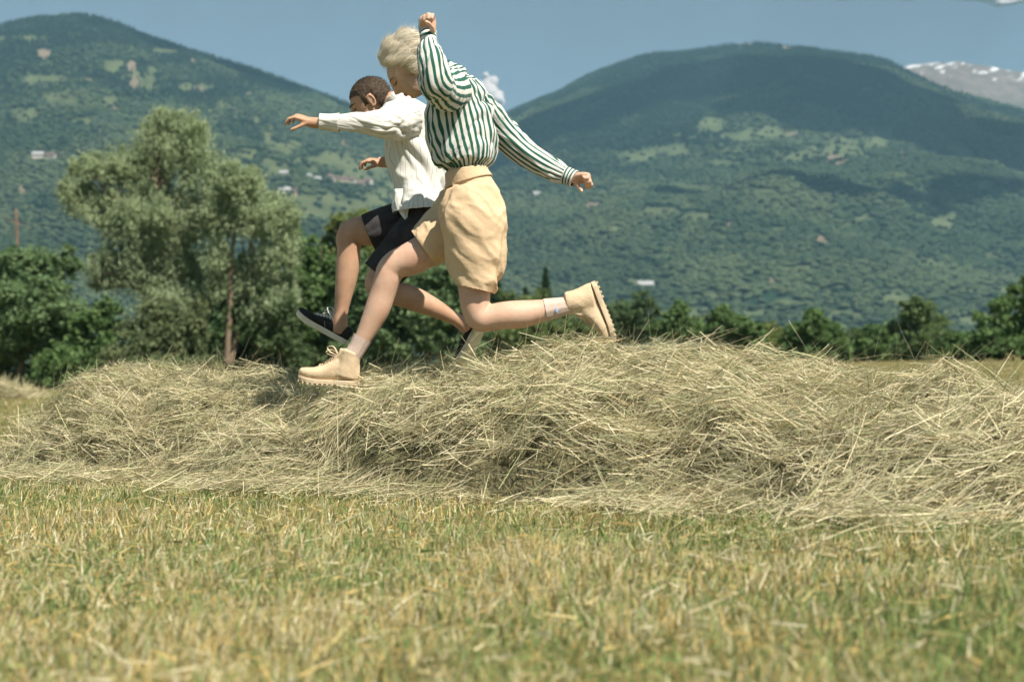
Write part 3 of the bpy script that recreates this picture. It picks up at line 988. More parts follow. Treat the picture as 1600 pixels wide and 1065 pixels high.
tree('dark_tree', 'dark green tree behind the legs of the runners', D1 + 2, 670,
     [(650, 450, 36, 34), (690, 440, 34, 34), (665, 490, 44, 38), (715, 480, 34, 40), (640, 530, 44, 34), (700, 535, 50, 34)], 15000, 0.34, 0.6, DARK, 30)
tree('olive_tree', 'olive shrub behind the trailing calf of the woman', D1 + 14, 800,
     [(790, 495, 30, 28), (830, 485, 32, 28), (760, 510, 34, 28), (815, 525, 50, 24), (865, 505, 30, 30), (880, 530, 40, 22)], 12000, 0.36, 0.45, ((0.06, 0.09, 0.032), (0.10, 0.135, 0.05)), 31)

def spruce(label, d, px, top, base, half, seed):
    r = np.random.default_rng(seed)
    gp = at(px, 590, d); gp[2] = 0
    H = at(px, top, d)[2]
    t = thing('spruce_tree', label, 'tree', gp)
    obj('trunk', mesh('trunk', *tube3(np.array([gp, gp + [0, 0, H * 0.5], gp + [0, 0, H]]), [0.2, 0.12, 0.02], [0.2, 0.12, 0.02], 8, ref=(0, 1, 0))[:2]), M['bark'], t)
    n = 9000
    z = r.random(n) ** 0.8
    lay = np.floor(z * 17) / 17 + r.random(n) * 0.02
    rad = half * d / F * (1 - lay) ** 0.9
    a = np.floor(r.random(n) * 11) / 11 * 6.283 + lay * 40 + r.normal(size=n) * 0.16
    q = r.random(n) ** 0.6
    P = np.stack([np.cos(a) * rad * q, np.sin(a) * rad * q, H * lay - 0.28 * rad * q + 0.12 * r.normal(size=n)], -1) + gp
    D = np.stack([np.cos(a), np.sin(a), -0.45 + 0.4 * r.normal(size=n)], -1) + 0.5 * r.normal(size=(n, 3))
    D /= np.linalg.norm(D, axis=1)[:, None]
    S = np.cross(D, r.normal(size=(n, 3))); S /= np.linalg.norm(S, axis=1)[:, None]
    L = 0.35 * (0.6 + 0.8 * r.random(n)); W = L * 0.3
    V = np.stack([P - D * L[:, None] / 2, P - S * W[:, None] / 2, P + D * L[:, None] / 2, P + S * W[:, None] / 2], 1).reshape(-1, 3)
    C = np.array([0.034, 0.068, 0.034]) * (0.7 + 0.8 * r.random(n))[:, None]
    V[:, 2] = np.maximum(V[:, 2], 0.05)
    obj('crown', mesh('crown', V, np.arange(n * 4).reshape(-1, 4), smooth=False, attrs={'col': np.repeat(C, 4, 0)}), M['leaf'], t)
spruce('slim dark spruce close behind the woman\'s shorts', 118, 779, 415, 560, 36, 41)
spruce('lone spruce tip above the trailing shin of the woman', 150, 857, 414, 560, 30, 42)
spruce('small spruce right of the lone spruce tip', 150, 825, 446, 560, 24, 43)

D2 = 120.0
tree('round_tree', 'grey-green round tree right behind the woman\'s raised boot', D2 + 10, 965,
     [(960, 495, 36, 26), (995, 490, 34, 24), (930, 510, 30, 24), (985, 520, 50, 22), (905, 520, 30, 22)], 13000, 0.42, 0.5, ((0.05, 0.085, 0.04), (0.085, 0.125, 0.058)), 51)
tree('round_tree', 'small dark green tree right of the curling stalk', D2, 1062,
     [(1060, 496, 20, 18), (1050, 515, 24, 22), (1078, 515, 22, 22)], 8000, 0.40, 0.6, MID, 52)
tree('round_tree', 'pale grey-green shrub between two dark small trees', D2 + 25, 1095,
     [(1096, 508, 22, 18), (1105, 525, 26, 18)], 5000, 0.42, 0.5, ((0.06, 0.09, 0.045), (0.095, 0.13, 0.065)), 53)
tree('round_tree', 'dark bushy tree with two humps in the middle of the right row', D2 - 4, 1140,
     [(1132, 502, 22, 18), (1160, 510, 26, 18), (1130, 525, 30, 20), (1170, 528, 30, 20)], 11000, 0.40, 0.6, MID, 54)
tree('round_tree', 'olive shrub filling the gap left of the pointed tree', D2 + 15, 1205,
     [(1200, 522, 26, 18), (1220, 535, 30, 18), (1190, 540, 26, 14)], 7000, 0.42, 0.5, OLIVE, 55)
tree('round_tree', 'pointed dark tree behind the ridge of the hay', D2 - 8, 1270,
     [(1268, 505, 18, 20), (1275, 522, 28, 20), (1250, 530, 26, 20), (1295, 535, 26, 18), (1268, 495, 10, 12)], 11000, 0.38, 0.6, MID, 56)
tree('round_tree', 'low grey shrub right of the pointed dark tree', D2 + 10, 1335,
     [(1330, 530, 24, 16), (1310, 540, 24, 14), (1345, 542, 22, 12)], 6000, 0.42, 0.5, ((0.06, 0.09, 0.045), (0.095, 0.13, 0.065)), 57)
tree('round_tree', 'small round green tree before the airy birch', D2 - 2, 1370,
     [(1368, 525, 22, 18), (1385, 538, 24, 14), (1358, 540, 20, 14)], 7000, 0.40, 0.6, MID, 58)
tree('birch_tree', 'airy loose-crowned birch rising above the right tree row', D2 - 15, 1435,
     [(1432, 490, 22, 20), (1450, 505, 24, 20), (1415, 510, 20, 20), (1440, 528, 30, 18), (1425, 478, 12, 12), (1470, 525, 18, 18)], 6500, 0.36, 0.5, ((0.06, 0.095, 0.04), (0.10, 0.145, 0.06)), 59, bark='pale_bark', spread=0.32)
tree('round_tree', 'small tree left of the big leafy tree at the right edge', D2 - 20, 1510,
     [(1505, 535, 24, 18), (1525, 540, 24, 18), (1490, 545, 22, 12)], 7000, 0.34, 0.6, MID, 60)
tree('leafy_tree', 'big leafy green tree cut by the right edge', 84.0, 1600,
     [(1590, 485, 36, 28), (1560, 515, 34, 28), (1610, 520, 40, 36), (1640, 470, 44, 36), (1575, 545, 46, 18), (1650, 530, 50, 40), (1610, 455, 26, 18), (1545, 540, 24, 18)], 16000, 0.32, 0.62, MID, 61)

# dead spruce stem standing above the left edge tree
gp = at(35, 612, D1 - 4); gp[2] = 0
t = thing('dead_tree', 'bare reddish dead stem standing up through the left edge tree', 'tree', gp)
r = np.random.default_rng(71)
C = catmull(np.array([gp - [0, 0, 0.1]] + [at(x, y, D1 - 4) for x, y in ((34, 540), (31, 470), (28, 400), (26, 350), (25, 328))]), 30)
obj('trunk', mesh('trunk', *tube3(C, np.linspace(0.14, 0.05, 30), np.linspace(0.14, 0.05, 30), 9, ref=(0, 1, 0))[:2]), M['red_bark'], t)
for k in range(26):
    i = int(r.integers(8, 29))
    p = C[i]
    e = p + np.array([r.normal() * 0.6, r.normal() * 0.5, -0.05 + 0.25 * r.normal()])
    obj('branch', mesh('branch', *limb(p, e, 0.018, 0.005, r, n=5, ring=5)), M['red_bark'], t)

# ================================================================== HAY
def hor_y(px):
    return 570 + (800 - px) * math.tan(ROLL)
AXPX = np.array([-700, -400, -150, 0, 60, 110, 150, 200, 260, 330, 400, 450, 500, 560, 610, 660, 750, 850, 960, 1080, 1150, 1250, 1330, 1400, 1500, 1600, 1750, 2000, 2300.])
AXY = np.interp(AXPX, [-700, 0, 200, 480, 800, 960, 1400, 1600, 2000, 2300], [13.0, 9.3, 8.5, 7.6, 6.75, 6.45, 5.95, 5.7, 5.3, 5.0])
TOPY = np.array([662, 640, 650, 660, 650, 628, 600, 581, 579, 585, 597, 611, 618, 604, 582, 564, 558, 547, 536, 538, 549, 560, 568, 574, 596, 604, 590, 580, 588.])
HALF = np.interp(AXPX, [-700, 0, 60, 200, 480, 800, 1100, 1400, 2300], [0.5, 0.55, 0.6, 0.85, 0.85, 1.05, 1.2, 1.3, 1.3])
AXX = (AXPX - 800) / F * AXY
HGT = np.array([CAMZ + (hor_y(p) - y) / F * d for p, y, d in zip(AXPX, TOPY, AXY)])
HGT = np.maximum(HGT - 0.085, 0.10) * np.interp(AXPX, [0, 60, 150], [0.06, 0.3, 1.0])
NS, NT = 260, 60
AX = catmull(np.stack([AXX, AXY, np.zeros_like(AXX), HGT, HALF], 1), NS)
tan = np.gradient(AX[:, :2], axis=0); tan /= np.linalg.norm(tan, axis=1)[:, None]
nrm = np.stack([-tan[:, 1], tan[:, 0]], 1)
nrm *= np.sign(nrm[:, 1])[:, None]          # away from the camera
sarc = np.concatenate([[0], np.cumsum(np.linalg.norm(np.diff(AX[:, :2], axis=0), axis=1))])

def hay_point(si, tt):
    """si float row index, tt -1..1 across (negative toward the camera)"""
    i = np.clip(si.astype(int), 0, NS - 2); f = (si - i)[:, None]
    a = AX[i] * (1 - f) + AX[i + 1] * f
    nn = nrm[i] * (1 - f) + nrm[i + 1] * f
    tg = tan[i] * (1 - f) + tan[i + 1] * f
    h, w = a[:, 3], a[:, 4]
    w = w * (1 + 0.22 * fbm(np.stack([a[:, 0] * 1.6, a[:, 1] * 1.6, np.sign(tt) * 3.0 + 0 * w], -1), 64, 3))
    prof = np.clip(1 - np.abs(tt) ** 1.9, 0, 1) ** 0.85
    xy = a[:, :2] + nn * (tt * w)[:, None]
    z = h * prof
    P = np.stack([xy[:, 0], xy[:, 1], z], -1)
    bump = fbm(P * np.array([2.2, 2.2, 2.6]), 61, 3) * 0.17 + fbm(P * np.array([6.0, 6.0, 7.5]), 62, 2) * 0.10
    k = np.clip(prof * 2.2, 0, 1)
    P[:, 2] += bump * k * 0.8
    P[:, :2] += nn * (bump * k * np.sign(tt) * 0.6 * np.abs(tt))[:, None]
    return P, nn, tg

SI, TT = np.meshgrid(np.arange(NS) * 0.9999, np.linspace(-1.05, 1.05, NT), indexing='ij')
HP, _, _ = hay_point(SI.ravel(), TT.ravel())
HP[:, 2] -= 0.045
HG = HP.reshape(NS, NT, 3)
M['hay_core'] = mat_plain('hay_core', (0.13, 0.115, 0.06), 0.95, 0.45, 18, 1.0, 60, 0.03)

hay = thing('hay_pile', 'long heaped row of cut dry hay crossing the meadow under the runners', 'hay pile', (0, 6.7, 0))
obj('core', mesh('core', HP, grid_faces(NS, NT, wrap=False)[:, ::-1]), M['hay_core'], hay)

HAYC = np.array([(0.47, 0.43, 0.285), (0.38, 0.365, 0.225), (0.54, 0.485, 0.33), (0.31, 0.32, 0.175), (0.43, 0.37, 0.21), (0.235, 0.265, 0.125), (0.62, 0.565, 0.41), (0.35, 0.27, 0.14)])
HAYW = np.array([0.24, 0.22, 0.16, 0.15, 0.10, 0.06, 0.04, 0.03])

def hay_colors(n, r):
    k = r.choice(len(HAYC), n, p=HAYW / HAYW.sum())
    return HAYC[k] * np.array([1.17, 1.14, 1.13]) * (0.78 + 0.44 * r.random(n))[:, None]

def hay_strands(n, r, lo, hi, wmin, wmax, lift, smin=-0.02, t_lo=-1.12, t_hi=0.75, spread=0.5, segs=3):
    # sample more densely where the heap faces the camera
    pxw = np.interp(np.arange(NS), np.linspace(0, NS - 1, len(AXPX)), np.ones(len(AXPX)))
    X = AX[:, 0] / AX[:, 1] * F + 800
    w = np.where((X > -180) & (X < 1790), 1.0, 0.18) * np.interp(X, [-60, 30, 120], [0.02, 0.08, 1.0]) * np.gradient(sarc) * (0.35 + AX[:, 3]) / np.maximum(AX[:, 1] / 6.5, 0.8)
    c = np.cumsum(w); c /= c[-1]
    si = np.interp(r.random(n), c, np.arange(NS))
    tt = t_lo + (t_hi - t_lo) * r.random(n)
    ez = fbm(np.stack([si * 0.09, tt * 0.7, 0 * si], -1), 66, 3)
    edge = (tt < -0.80) & (r.random(n) > np.clip(0.46 + 1.2 * ez, 0.25, 0.95))
    tt = np.where(edge, -0.86 + 1.4 * r.random(n), tt)
    P, nn, tg = hay_point(np.clip(si, 0, NS - 1.01), tt)
    e = 0.03
    Pa, _, _ = hay_point(np.clip(si + 0.5, 0, NS - 1.01), tt)
    Pb, _, _ = hay_point(np.clip(si, 0, NS - 1.01), tt + e)
    Ta = Pa - P; Ta /= np.linalg.norm(Ta, axis=1)[:, None] + 1e-9
    Tb = Pb - P; Tb /= np.linalg.norm(Tb, axis=1)[:, None] + 1e-9
    N = np.cross(Ta, Tb); N /= np.linalg.norm(N, axis=1)[:, None] + 1e-9
    N *= np.sign(N[:, 2])[:, None]
    # lie of the straw: swept along the row, rising to the right, with wandering swirls
    sw = fbm(P * 1.3, 71, 2) * 0.7 + fbm(P * 5.0, 72, 2) * 0.75
    pocket = fbm(P * np.array([3.4, 3.4, 4.6]), 73, 3)
    ang = 0.50 + sw + r.normal(size=n) * spread
    wild = r.random(n) < 0.12
    ang = np.where(wild, r.random(n) * 6.28, ang)
    flip = np.sign(Tb[:, 2])          # slope direction that climbs
    up = Tb * np.where(flip == 0, 1, flip)[:, None]
    D = Ta * np.cos(ang)[:, None] + up * np.sin(ang)[:, None]
    D += N * (0.10 + 0.20 * r.normal(size=n))[:, None] * np.where(wild, 1.8, 1.0)[:, None]
    D /= np.linalg.norm(D, axis=1)[:, None]
    L = lo + (hi - lo) * r.random(n) ** 1.8
    W = wmin + (wmax - wmin) * r.random(n) ** 2.2
    P0 = P + N * (smin + lift * r.random(n) + 0.20 * np.clip(pocket + 0.12, -0.35, 0.22))[:, None] - D * (L * 0.5)[:, None]
    P0[:, 2] = np.maximum(P0[:, 2], 0.012 + 0.03 * r.random(n))
    Nf = N + 0.7 * r.normal(size=(n, 3))
    V, Fq = ribbons(P0, D, Nf, L, W, r.normal(size=n) * L * 0.22 - 0.05 * L, segs, 0.4, twist=r.normal(size=n) * 0.8)
    V[:, 2] = np.maximum(V[:, 2], 0.006)
    return V, Fq, np.repeat(hay_colors(n, r), (segs + 1) * 2, 0)

r = np.random.default_rng(101)
for cnt, lo, hi, w0, w1, lift, sp in ((64000, 0.06, 0.24, 0.0016, 0.0056, 0.06, 0.46), (18000, 0.14, 0.42, 0.0016, 0.0048, 0.085, 0.36)):
    V, Fq, C = hay_strands(cnt, r, lo, hi, w0, w1, lift, spread=sp)
    obj('strands', mesh('strands', V, Fq, attrs={'col': C}), M['straw'], hay, kind='stuff')
# loose wisps thinning out over the meadow in front and at the back
V, Fq, C = hay_strands(5500, r, 0.06, 0.26, 0.0014, 0.0042, 0.06, t_lo=-1.6, t_hi=-0.95, spread=1.0, smin=0.015)
obj('loose_wisps', mesh('loose_wisps', V, Fq, attrs={'col': C}), M['straw'], hay, kind='stuff')

# single stalks and broad dry blades that stand out from the heap
def stalk_mesh(seed, width, bend, curl):
    q = np.random.default_rng(seed)
    n = 9
    t = np.linspace(0, 1, n)
    C = np.stack([t, bend * t ** 2 + 0.02 * np.sin(t * 9 + seed), curl * np.sin(t * 3.0) * t], -1)
    R = width * (1 - 0.75 * t)
    V, Fs, _, _ = tube3(C, R, R * 0.35, 5, ref=(0, 0, 1))
    c = HAYC[[6, 2, 0, 4, 2, 6][seed % 6]] * 1.05
    return mesh('stalk', V, Fs, attrs={'col': np.tile(c, (len(V), 1))})
SM = [stalk_mesh(k, [0.009, 0.007, 0.013, 0.010, 0.007, 0.018][k % 6], [0.1, -0.15, 0.04, 0.3, -0.3, 0.02][k % 6], [0.05, -0.1, 0.03, 0.12, 0.2, 0][k % 6]) for k in range(12)]
for m_ in SM:
    m_.materials.append(M['straw'])

def stalk_between(p0, p1, k):
    p0 = np.asarray(p0); p1 = np.asarray(p1)
    X = p1 - p0; L = np.linalg.norm(X); X = X / L
    Z = unit(np.cross(X, unit(np.array([0.1, 1, 0.15])))); Y = np.cross(Z, X)
    o = bpy.data.objects.new('stalk', SM[k % len(SM)])
    col.objects.link(o)
    o.parent = hay
    o.matrix_parent_inverse = hay.matrix_basis.inverted()
    Mx = Matrix.Identity(4)
    for i in range(3):
        Mx[i][0] = X[i] * L; Mx[i][1] = Y[i] * (L if False else 1) * (L / 1.0); Mx[i][2] = Z[i] * L; Mx[i][3] = p0[i]
    # keep the stalk's thickness independent of its length
    S = Matrix.Diagonal((1, 1, 1, 1))
    o.matrix_basis = Mx @ S
    return o
def ridge_d(px):
    return float(np.interp(px, AXPX, AXY))
special = [((1016, 532), (1019, 470), 3), ((1019, 471), (1002, 447), 0), ((1365, 560), (1380, 508), 0), ((1428, 560), (1402, 498), 2), ((1398, 575), (1396, 515), 1), ((1500, 575), (1556, 530), 2), ((1490, 568), (1546, 552), 0),
           ((1232, 500), (1262, 548), 5), ((1080, 548), (1096, 518), 0), ((960, 560), (966, 505), 1), ((755, 556), (748, 598), 5), ((1085, 560), (1130, 545), 0), ((1220, 560), (1300, 540), 1), ((1330, 560), (1420, 562), 3), ((140, 590), (128, 572), 2), ((190, 580), (186, 562), 1),
           ((1210, 790), (1300, 740), 0), ((1180, 810), (1320, 742), 2), ((1420, 790), (1490, 720), 1), ((1456, 735), (1462, 672), 5), ((1120, 700), (1130, 660), 5), ((1065, 682), (1112, 684), 5), ((505, 725), (565, 668), 0), ((740, 690), (750, 625), 5), ((800, 690), (812, 640), 5), ((990, 800), (1040, 766), 0), ((830, 730), (860, 680), 2), ((610, 752), (620, 712), 2), ((840, 790), (870, 748), 0), ((930, 700), (970, 742), 5),
           ((1300, 800), (1440, 690), 0), ((1380, 822), (1560, 760), 1), ((1480, 660), (1560, 610), 0), ((1540, 720), (1590, 640), 3), ((1390, 720), (1410, 752), 5), ((690, 690), (760, 640), 1), ((190, 660), (220, 630), 0), ((300, 690), (350, 640), 1), ((120, 700), (140, 650), 2), ((250, 720), (330, 690), 0)]
def hay_surface(px, py, out=0.03):
    """nearest point of the heap seen at that pixel, else the ridge depth"""
    c = int(np.clip(np.interp(px, AX[:, 0] / AX[:, 1] * F + 800, np.arange(NS)), 0, NS - 1))
    best = None
    lo_, hi_ = max(0, c - 25), min(NS, c + 26)
    sub = HG[lo_:hi_, :NT // 2 + 6].reshape(-1, 3)
    X, Y, d = px_of(sub)
    e = np.hypot(X - px, Y - py)
    i = int(np.argmin(e))
    if e[i] < 14:
        return float(d[i]) - out - 0.03
    return ridge_d(px)
for a, b_, k in special:
    da = hay_surface(*a); db = hay_surface(*b_)
    if abs(da - db) > 0.25:
        db = da + 0.25 * np.sign(db - da)
    stalk_between(at(a[0], a[1], da), at(b_[0], b_[1], db), k)
q = np.random.default_rng(5)
for k in range(150):
    px = q.uniform(60, 1600)
    i = int(np.clip(np.interp(px, AX[:, 0] / AX[:, 1] * F + 800, np.arange(NS)), 1, NS - 2))
    tt = q.uniform(-0.95, 0.15)
    P, nn, tg = hay_point(np.array([float(i)]), np.array([tt]))
    P = P[0]; T = np.array([*tg[0], 0])
    if T[0] < 0:
        T = -T
    L = q.uniform(0.12, 0.36)
    a = q.normal(0.5, 0.45) if q.random() < 0.75 else q.uniform(0, 3.1)
    D = unit(T * math.cos(a) + np.array([0, 0.35 * (tt < 0), 1.0]) * math.sin(a) * 0.8 + np.array([0, -0.22, 0.12]))
    p0 = P + np.array([0, -0.01, 0.015])
    stalk_between(p0 - D * L * 0.35, p0 + D * L * 0.65, k)

# far swath of hay beyond the left end
r = np.random.default_rng(55)
fh = thing('hay_pile', 'small distant heap of hay at the left edge of the meadow', 'hay pile', (-14.0, 38.0, 0))
n = 5000
u = r.random(n) * 2 - 1; v = r.random(n) * 2 - 1
bx = -15.6 + u * 2.2; by = 40 + v * 0.8
bz = 0.62 * np.clip(1 - u ** 2, 0, 1) ** 0.7 * np.clip(1 - v ** 2, 0, 1) ** 0.7
P = np.stack([bx, by, bz * (0.7 + 0.3 * r.random(n))], -1)
D = r.normal(size=(n, 3)) * np.array([1, 0.6, 0.45])
V, Fq = ribbons(P, D, r.normal(size=(n, 3)), 0.2 + 0.3 * r.random(n), np.full(n, 0.014), r.normal(size=n) * 0.05, 2, 0.4)
V[:, 2] = np.maximum(V[:, 2], 0.01)
obj('strands', mesh('strands', V, Fq, attrs={'col': np.repeat(hay_colors(n, r), 6, 0)}), M['straw'], fh, kind='stuff')
gu, gv = np.meshgrid(np.linspace(-1, 1, 24), np.linspace(-1, 1, 14), indexing='ij')
gz = 0.56 * np.clip(1 - gu ** 2, 0, 1) ** 0.7 * np.clip(1 - gv ** 2, 0, 1) ** 0.7
obj('core', mesh('core', np.stack([-15.6 + gu * 2.2, 40 + gv * 0.8, gz], -1).reshape(-1, 3), grid_faces(24, 14, wrap=False)), M['hay_core'], fh)

# ================================================================== MOWN GRASS
def grass(n, y0, y1, h0, h1, w, r, slope=0.40, pad=0.9, segs=2, power=1.0):
    # even cover of the wedge of meadow the camera looks over, with a margin at both sides
    u = r.random(n)
    y = y0 + (y1 - y0) * u ** power
    x = (r.random(n) * 2 - 1) * (slope * y + pad)
    z = ground_z(x, y)
    P = np.stack([x, y, z], -1)
    pa = fbm(P * np.array([1.1, 1.1, 0]), 81, 3)            # drier and greener patches
    pb = fbm(P * np.array([5.0, 5.0, 0]), 83, 2)
    tuft = 0.75 + 0.5 * pb
    h = (h0 + (h1 - h0) * r.random(n) ** 1.6) * tuft
    lean = r.normal(size=(n, 2)) * 0.42
    flat = r.random(n) < 0.05
    D = np.stack([lean[:, 0] + 0.10, lean[:, 1], np.ones(n)], -1)
    fl = np.stack([r.normal(size=n), r.normal(size=n) * 0.8, 0.12 + 0.12 * r.random(n)], -1)
    D = np.where(flat[:, None], fl, D)
    P[:, 2] += np.where(flat, 0.01 + 0.035 * r.random(n), -0.004)
    D /= np.linalg.norm(D, axis=1)[:, None]
    L = np.where(flat, h * 1.25, h)
    W = w * (0.5 + 0.9 * r.random(n))
    side = np.stack([r.normal(size=n), -np.abs(r.normal(size=n)) - 0.3, 0.2 * r.normal(size=n)], -1)
    V, Fq = ribbons(P, D, side, L, W, r.normal(size=n) * L * 0.22, segs, 0.25)
    V[:, 2] = np.maximum(V[:, 2], np.repeat(z, (segs + 1) * 2) - 0.01)
    dry = np.array([(0.52, 0.43, 0.20), (0.44, 0.38, 0.18), (0.62, 0.55, 0.35), (0.54, 0.39, 0.15), (0.40, 0.36, 0.16), (0.66, 0.60, 0.42)])
    grn = np.array([(0.22, 0.285, 0.10), (0.17, 0.25, 0.08), (0.29, 0.34, 0.13), (0.12, 0.20, 0.07)])
    pd = np.clip(0.52 + 0.75 * pa + 0.30 * pb, 0.10, 0.92)
    isdry = (r.random(n) < np.where(y > 9, 0.5, pd)) | (flat & (r.random(n) < 0.75))
    C = np.where(isdry[:, None], dry[r.integers(0, len(dry), n)], grn[r.integers(0, len(grn), n)])
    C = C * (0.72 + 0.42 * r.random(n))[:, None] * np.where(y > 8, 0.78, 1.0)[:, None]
    return V, Fq, np.repeat(C, (segs + 1) * 2, 0)
r = np.random.default_rng(202)
parts = []
for n, y0, y1, h0, h1, w, pw in ((96000, 1.5, 4.3, 0.022, 0.082, 0.0040, 0.8), (72000, 4.1, 8.5, 0.022, 0.085, 0.0046, 0.85), (36000, 8.0, 24.0, 0.035, 0.10, 0.010, 0.9), (22000, 22.0, 76.0, 0.04, 0.12, 0.03, 0.9)):
    parts.append(grass(n, y0, y1, h0, h1, w, r, power=pw, segs=2 if y1 < 10 else 1))
o_ = 0; Vs, Fs_, Cs = [], [], []
for V, Fq, C in parts:
    Vs.append(V); Fs_.append(Fq + o_); Cs.append(C); o_ += len(V)
gr = obj('mown_grass', mesh('mown_grass', np.concatenate(Vs), np.concatenate(Fs_), attrs={'col': np.concatenate(Cs)}), M['blade'])
gr['kind'] = 'stuff'; gr['label'] = 'short mown meadow grass, half dried to straw yellow'; gr['category'] = 'grass'

# ================================================================== PEOPLE
def frame(f, u):
    """rows: face forward, left, up"""
    f = unit(f); u = unit(np.asarray(u) - f * (np.asarray(u) @ f))
    return np.stack([f, np.cross(u, f), u])

def head_local(female, n=110, ring=132):
    """head as a closed surface, face +X, left +Y, crown +Z, origin mid-head, metres"""
    ph = np.linspace(0.0, np.pi, n + 2)[1:-1]
    th = np.linspace(0, 2 * np.pi, ring, endpoint=False)
    d = np.stack([np.sin(ph)[:, None] * np.cos(th), np.sin(ph)[:, None] * np.sin(th), np.repeat(np.cos(ph)[:, None], ring, 1)], -1).reshape(-1, 3)
    def ray(c, r):
        c = np.asarray(c); r = np.asarray(r)
        a = np.sum((d / r) ** 2, 1); b = -2 * np.sum(d * c / r ** 2, 1); k = np.sum((c / r) ** 2) - 1
        return (-b + np.sqrt(np.maximum(b * b - 4 * a * k, 0))) / (2 * a)
    jw = 0.054 if female else 0.059
    R = np.stack([ray((-0.012, 0, 0.030), (0.099, 0.076, 0.091)), ray((0.024, 0, -0.042), (0.070, jw, 0.078)), ray((0.040, 0, 0.015), (0.062, 0.060, 0.075))])
    k = 60.0
    rr_ = np.log(np.sum(np.exp(k * R * 3), 0)) / (k * 3)
    P = d * rr_[:, None]
    x, y, z = P.T
    front = np.clip((x - 0.02) / 0.05, 0, 1)
    ay = np.abs(y)
    def g(c, w):
        return np.exp(-((c) / w) ** 2)
    dx = np.zeros(len(P))
    nz = np.clip((0.026 - z) / 0.052, 0, 1)                       # nose: bridge to tip
    prof = np.where((z < 0.026) & (z > -0.034), 0.007 + 0.028 * nz ** 1.25, 0)
    prof = np.where(z <= -0.026, 0.035 * np.clip((z + 0.038) / 0.012, 0, 1) ** 0.7, prof)
    dx += prof * g(y, 0.0095 + 0.005 * nz) * 1.0
    dx += 0.006 * g(ay - 0.014, 0.006) * g(z + 0.028, 0.008)        # nostril wings
    dx -= 0.014 * g(ay - 0.031, 0.014) * g(z - 0.012, 0.012)        # eye sockets
    dx += (0.003 if female else 0.006) * g(ay - 0.028, 0.022) * g(z - 0.032, 0.009)   # brow
    dx += 0.005 * g(ay - 0.042, 0.016) * g(z + 0.018, 0.016)        # cheek bones
    dx += 0.006 * g(y, 0.020) * g(z + 0.054, 0.005) + 0.006 * g(y, 0.017) * g(z + 0.066, 0.006) - 0.003 * g(y, 0.022) * g(z + 0.060, 0.0025)
    dx -= 0.006 * g(y, 0.02) * g(z + 0.079, 0.007)
    dx += 0.012 * g(y, 0.018) * g(z + 0.098, 0.014)                 # chin
    P[:, 0] += dx * front
    # hollow under the jaw toward the throat
    under = np.clip((-z - 0.085) / 0.03, 0, 1) * np.clip((0.03 - x) / 0.06, 0, 1)
    P[:, 2] += 0.03 * under
    V = np.concatenate([P, [[0, 0, P[:ring, 2].mean() + 0.0005]], [[P[-ring:, 0].mean(), 0, P[-ring:, 2].mean() - 0.0005]]])
    i = np.arange(ring); j = (i + 1) % ring; kk = n * ring; last = (n - 1) * ring
    Ft = np.concatenate([np.stack([np.full(ring, kk), i, j], 1), np.stack([np.full(ring, kk + 1), last + j, last + i], 1)])
    return V, [grid_faces(n, ring)[:, ::-1], Ft]

def face_x(hv, y, z):
    """how far forward the face is at (y, z)"""
    f = hv[hv[:, 0] > 0.02]
    out = []
    for a_, b_ in zip(np.atleast_1d(y), np.atleast_1d(z)):
        d = np.hypot(f[:, 1] - a_, f[:, 2] - b_)
        i = np.argsort(d)[:6]
        w = 1 / (d[i] + 1e-4)
        out.append(np.sum(f[i, 0] * w) / w.sum())
    return np.array(out)

def face_fittings(hv, Hf, O, hs, parent, brow, thick):
    u = np.linspace(-1, 1, 16)
    def put(nm, C, A, B, m):
        q = tube3(C, A, B, 10, ref=(1, 0, 0))
        obj(nm, mesh(nm, hs * q[0] @ Hf + O, q[1]), m, parent)
    for s in (-1, 1):
        y = s * (0.032 + 0.0155 * u)
        z = 0.0085 - 0.0035 * (1 - u ** 2)
        put('eyelid', np.stack([face_x(hv, y, z + 0.004) + 0.0015, y, z + 0.004], -1), 0.0055 * (1 - 0.5 * u ** 2), 0.0045 * (1 - 0.5 * u ** 2), M['lid'])
        put('eyelashes', np.stack([face_x(hv, y, z) + 0.0045, y, z], -1), 0.0022 * (1 - 0.4 * u ** 2), 0.0040 * (1 - 0.5 * u ** 2), M['eye_dark'])
        y = s * (0.034 + 0.021 * u)
        z = 0.031 + 0.005 * (1 - u ** 2)
        put('eyebrow', np.stack([face_x(hv, y, z) + 0.001, y, z], -1), thick * (1 - 0.6 * u ** 2), 0.003, brow)
    y = 0.021 * u
    for z0, a_ in ((-0.0555, 0.0042), (-0.0645, 0.0050)):
        z = z0 + 0.002 * u ** 2 * np.sign(z0 + 0.06) * -1
        put('lip', np.stack([face_x(hv, y, z) + 0.0005, y, z], -1), a_ * (1 - 0.75 * u ** 2), 0.0045 * (1 - 0.75 * u ** 2), M['lips'])

def ear_local(side):
    """outer ear as a curled rim round a shallow bowl"""
    parts = []
    t = np.linspace(-2.2, 2.5, 26)
    C = np.stack([-0.016 - 0.017 * np.cos(t) * 0.9 + 0.004 * np.sin(t), side * (0.076 + 0.006 * np.cos(t * 0.6)) * np.ones_like(t), -0.002 + 0.031 * np.sin(t)], -1)
    C[:, 0] = -0.012 - 0.018 * np.cos(t)
    R_ = 0.0042 + 0.001 * np.cos(t)
    parts.append(tube3(C, R_, R_, 10, ref=(0, 1, 0))[:2])
    parts.append(ellipsoid((-0.012, side * 0.073, -0.002), (0.017, 0.0055, 0.029), n=12, ring=16))
    parts.append(ellipsoid((-0.008, side * 0.075, -0.030), (0.009, 0.005, 0.010), n=10, ring=12))
    return parts

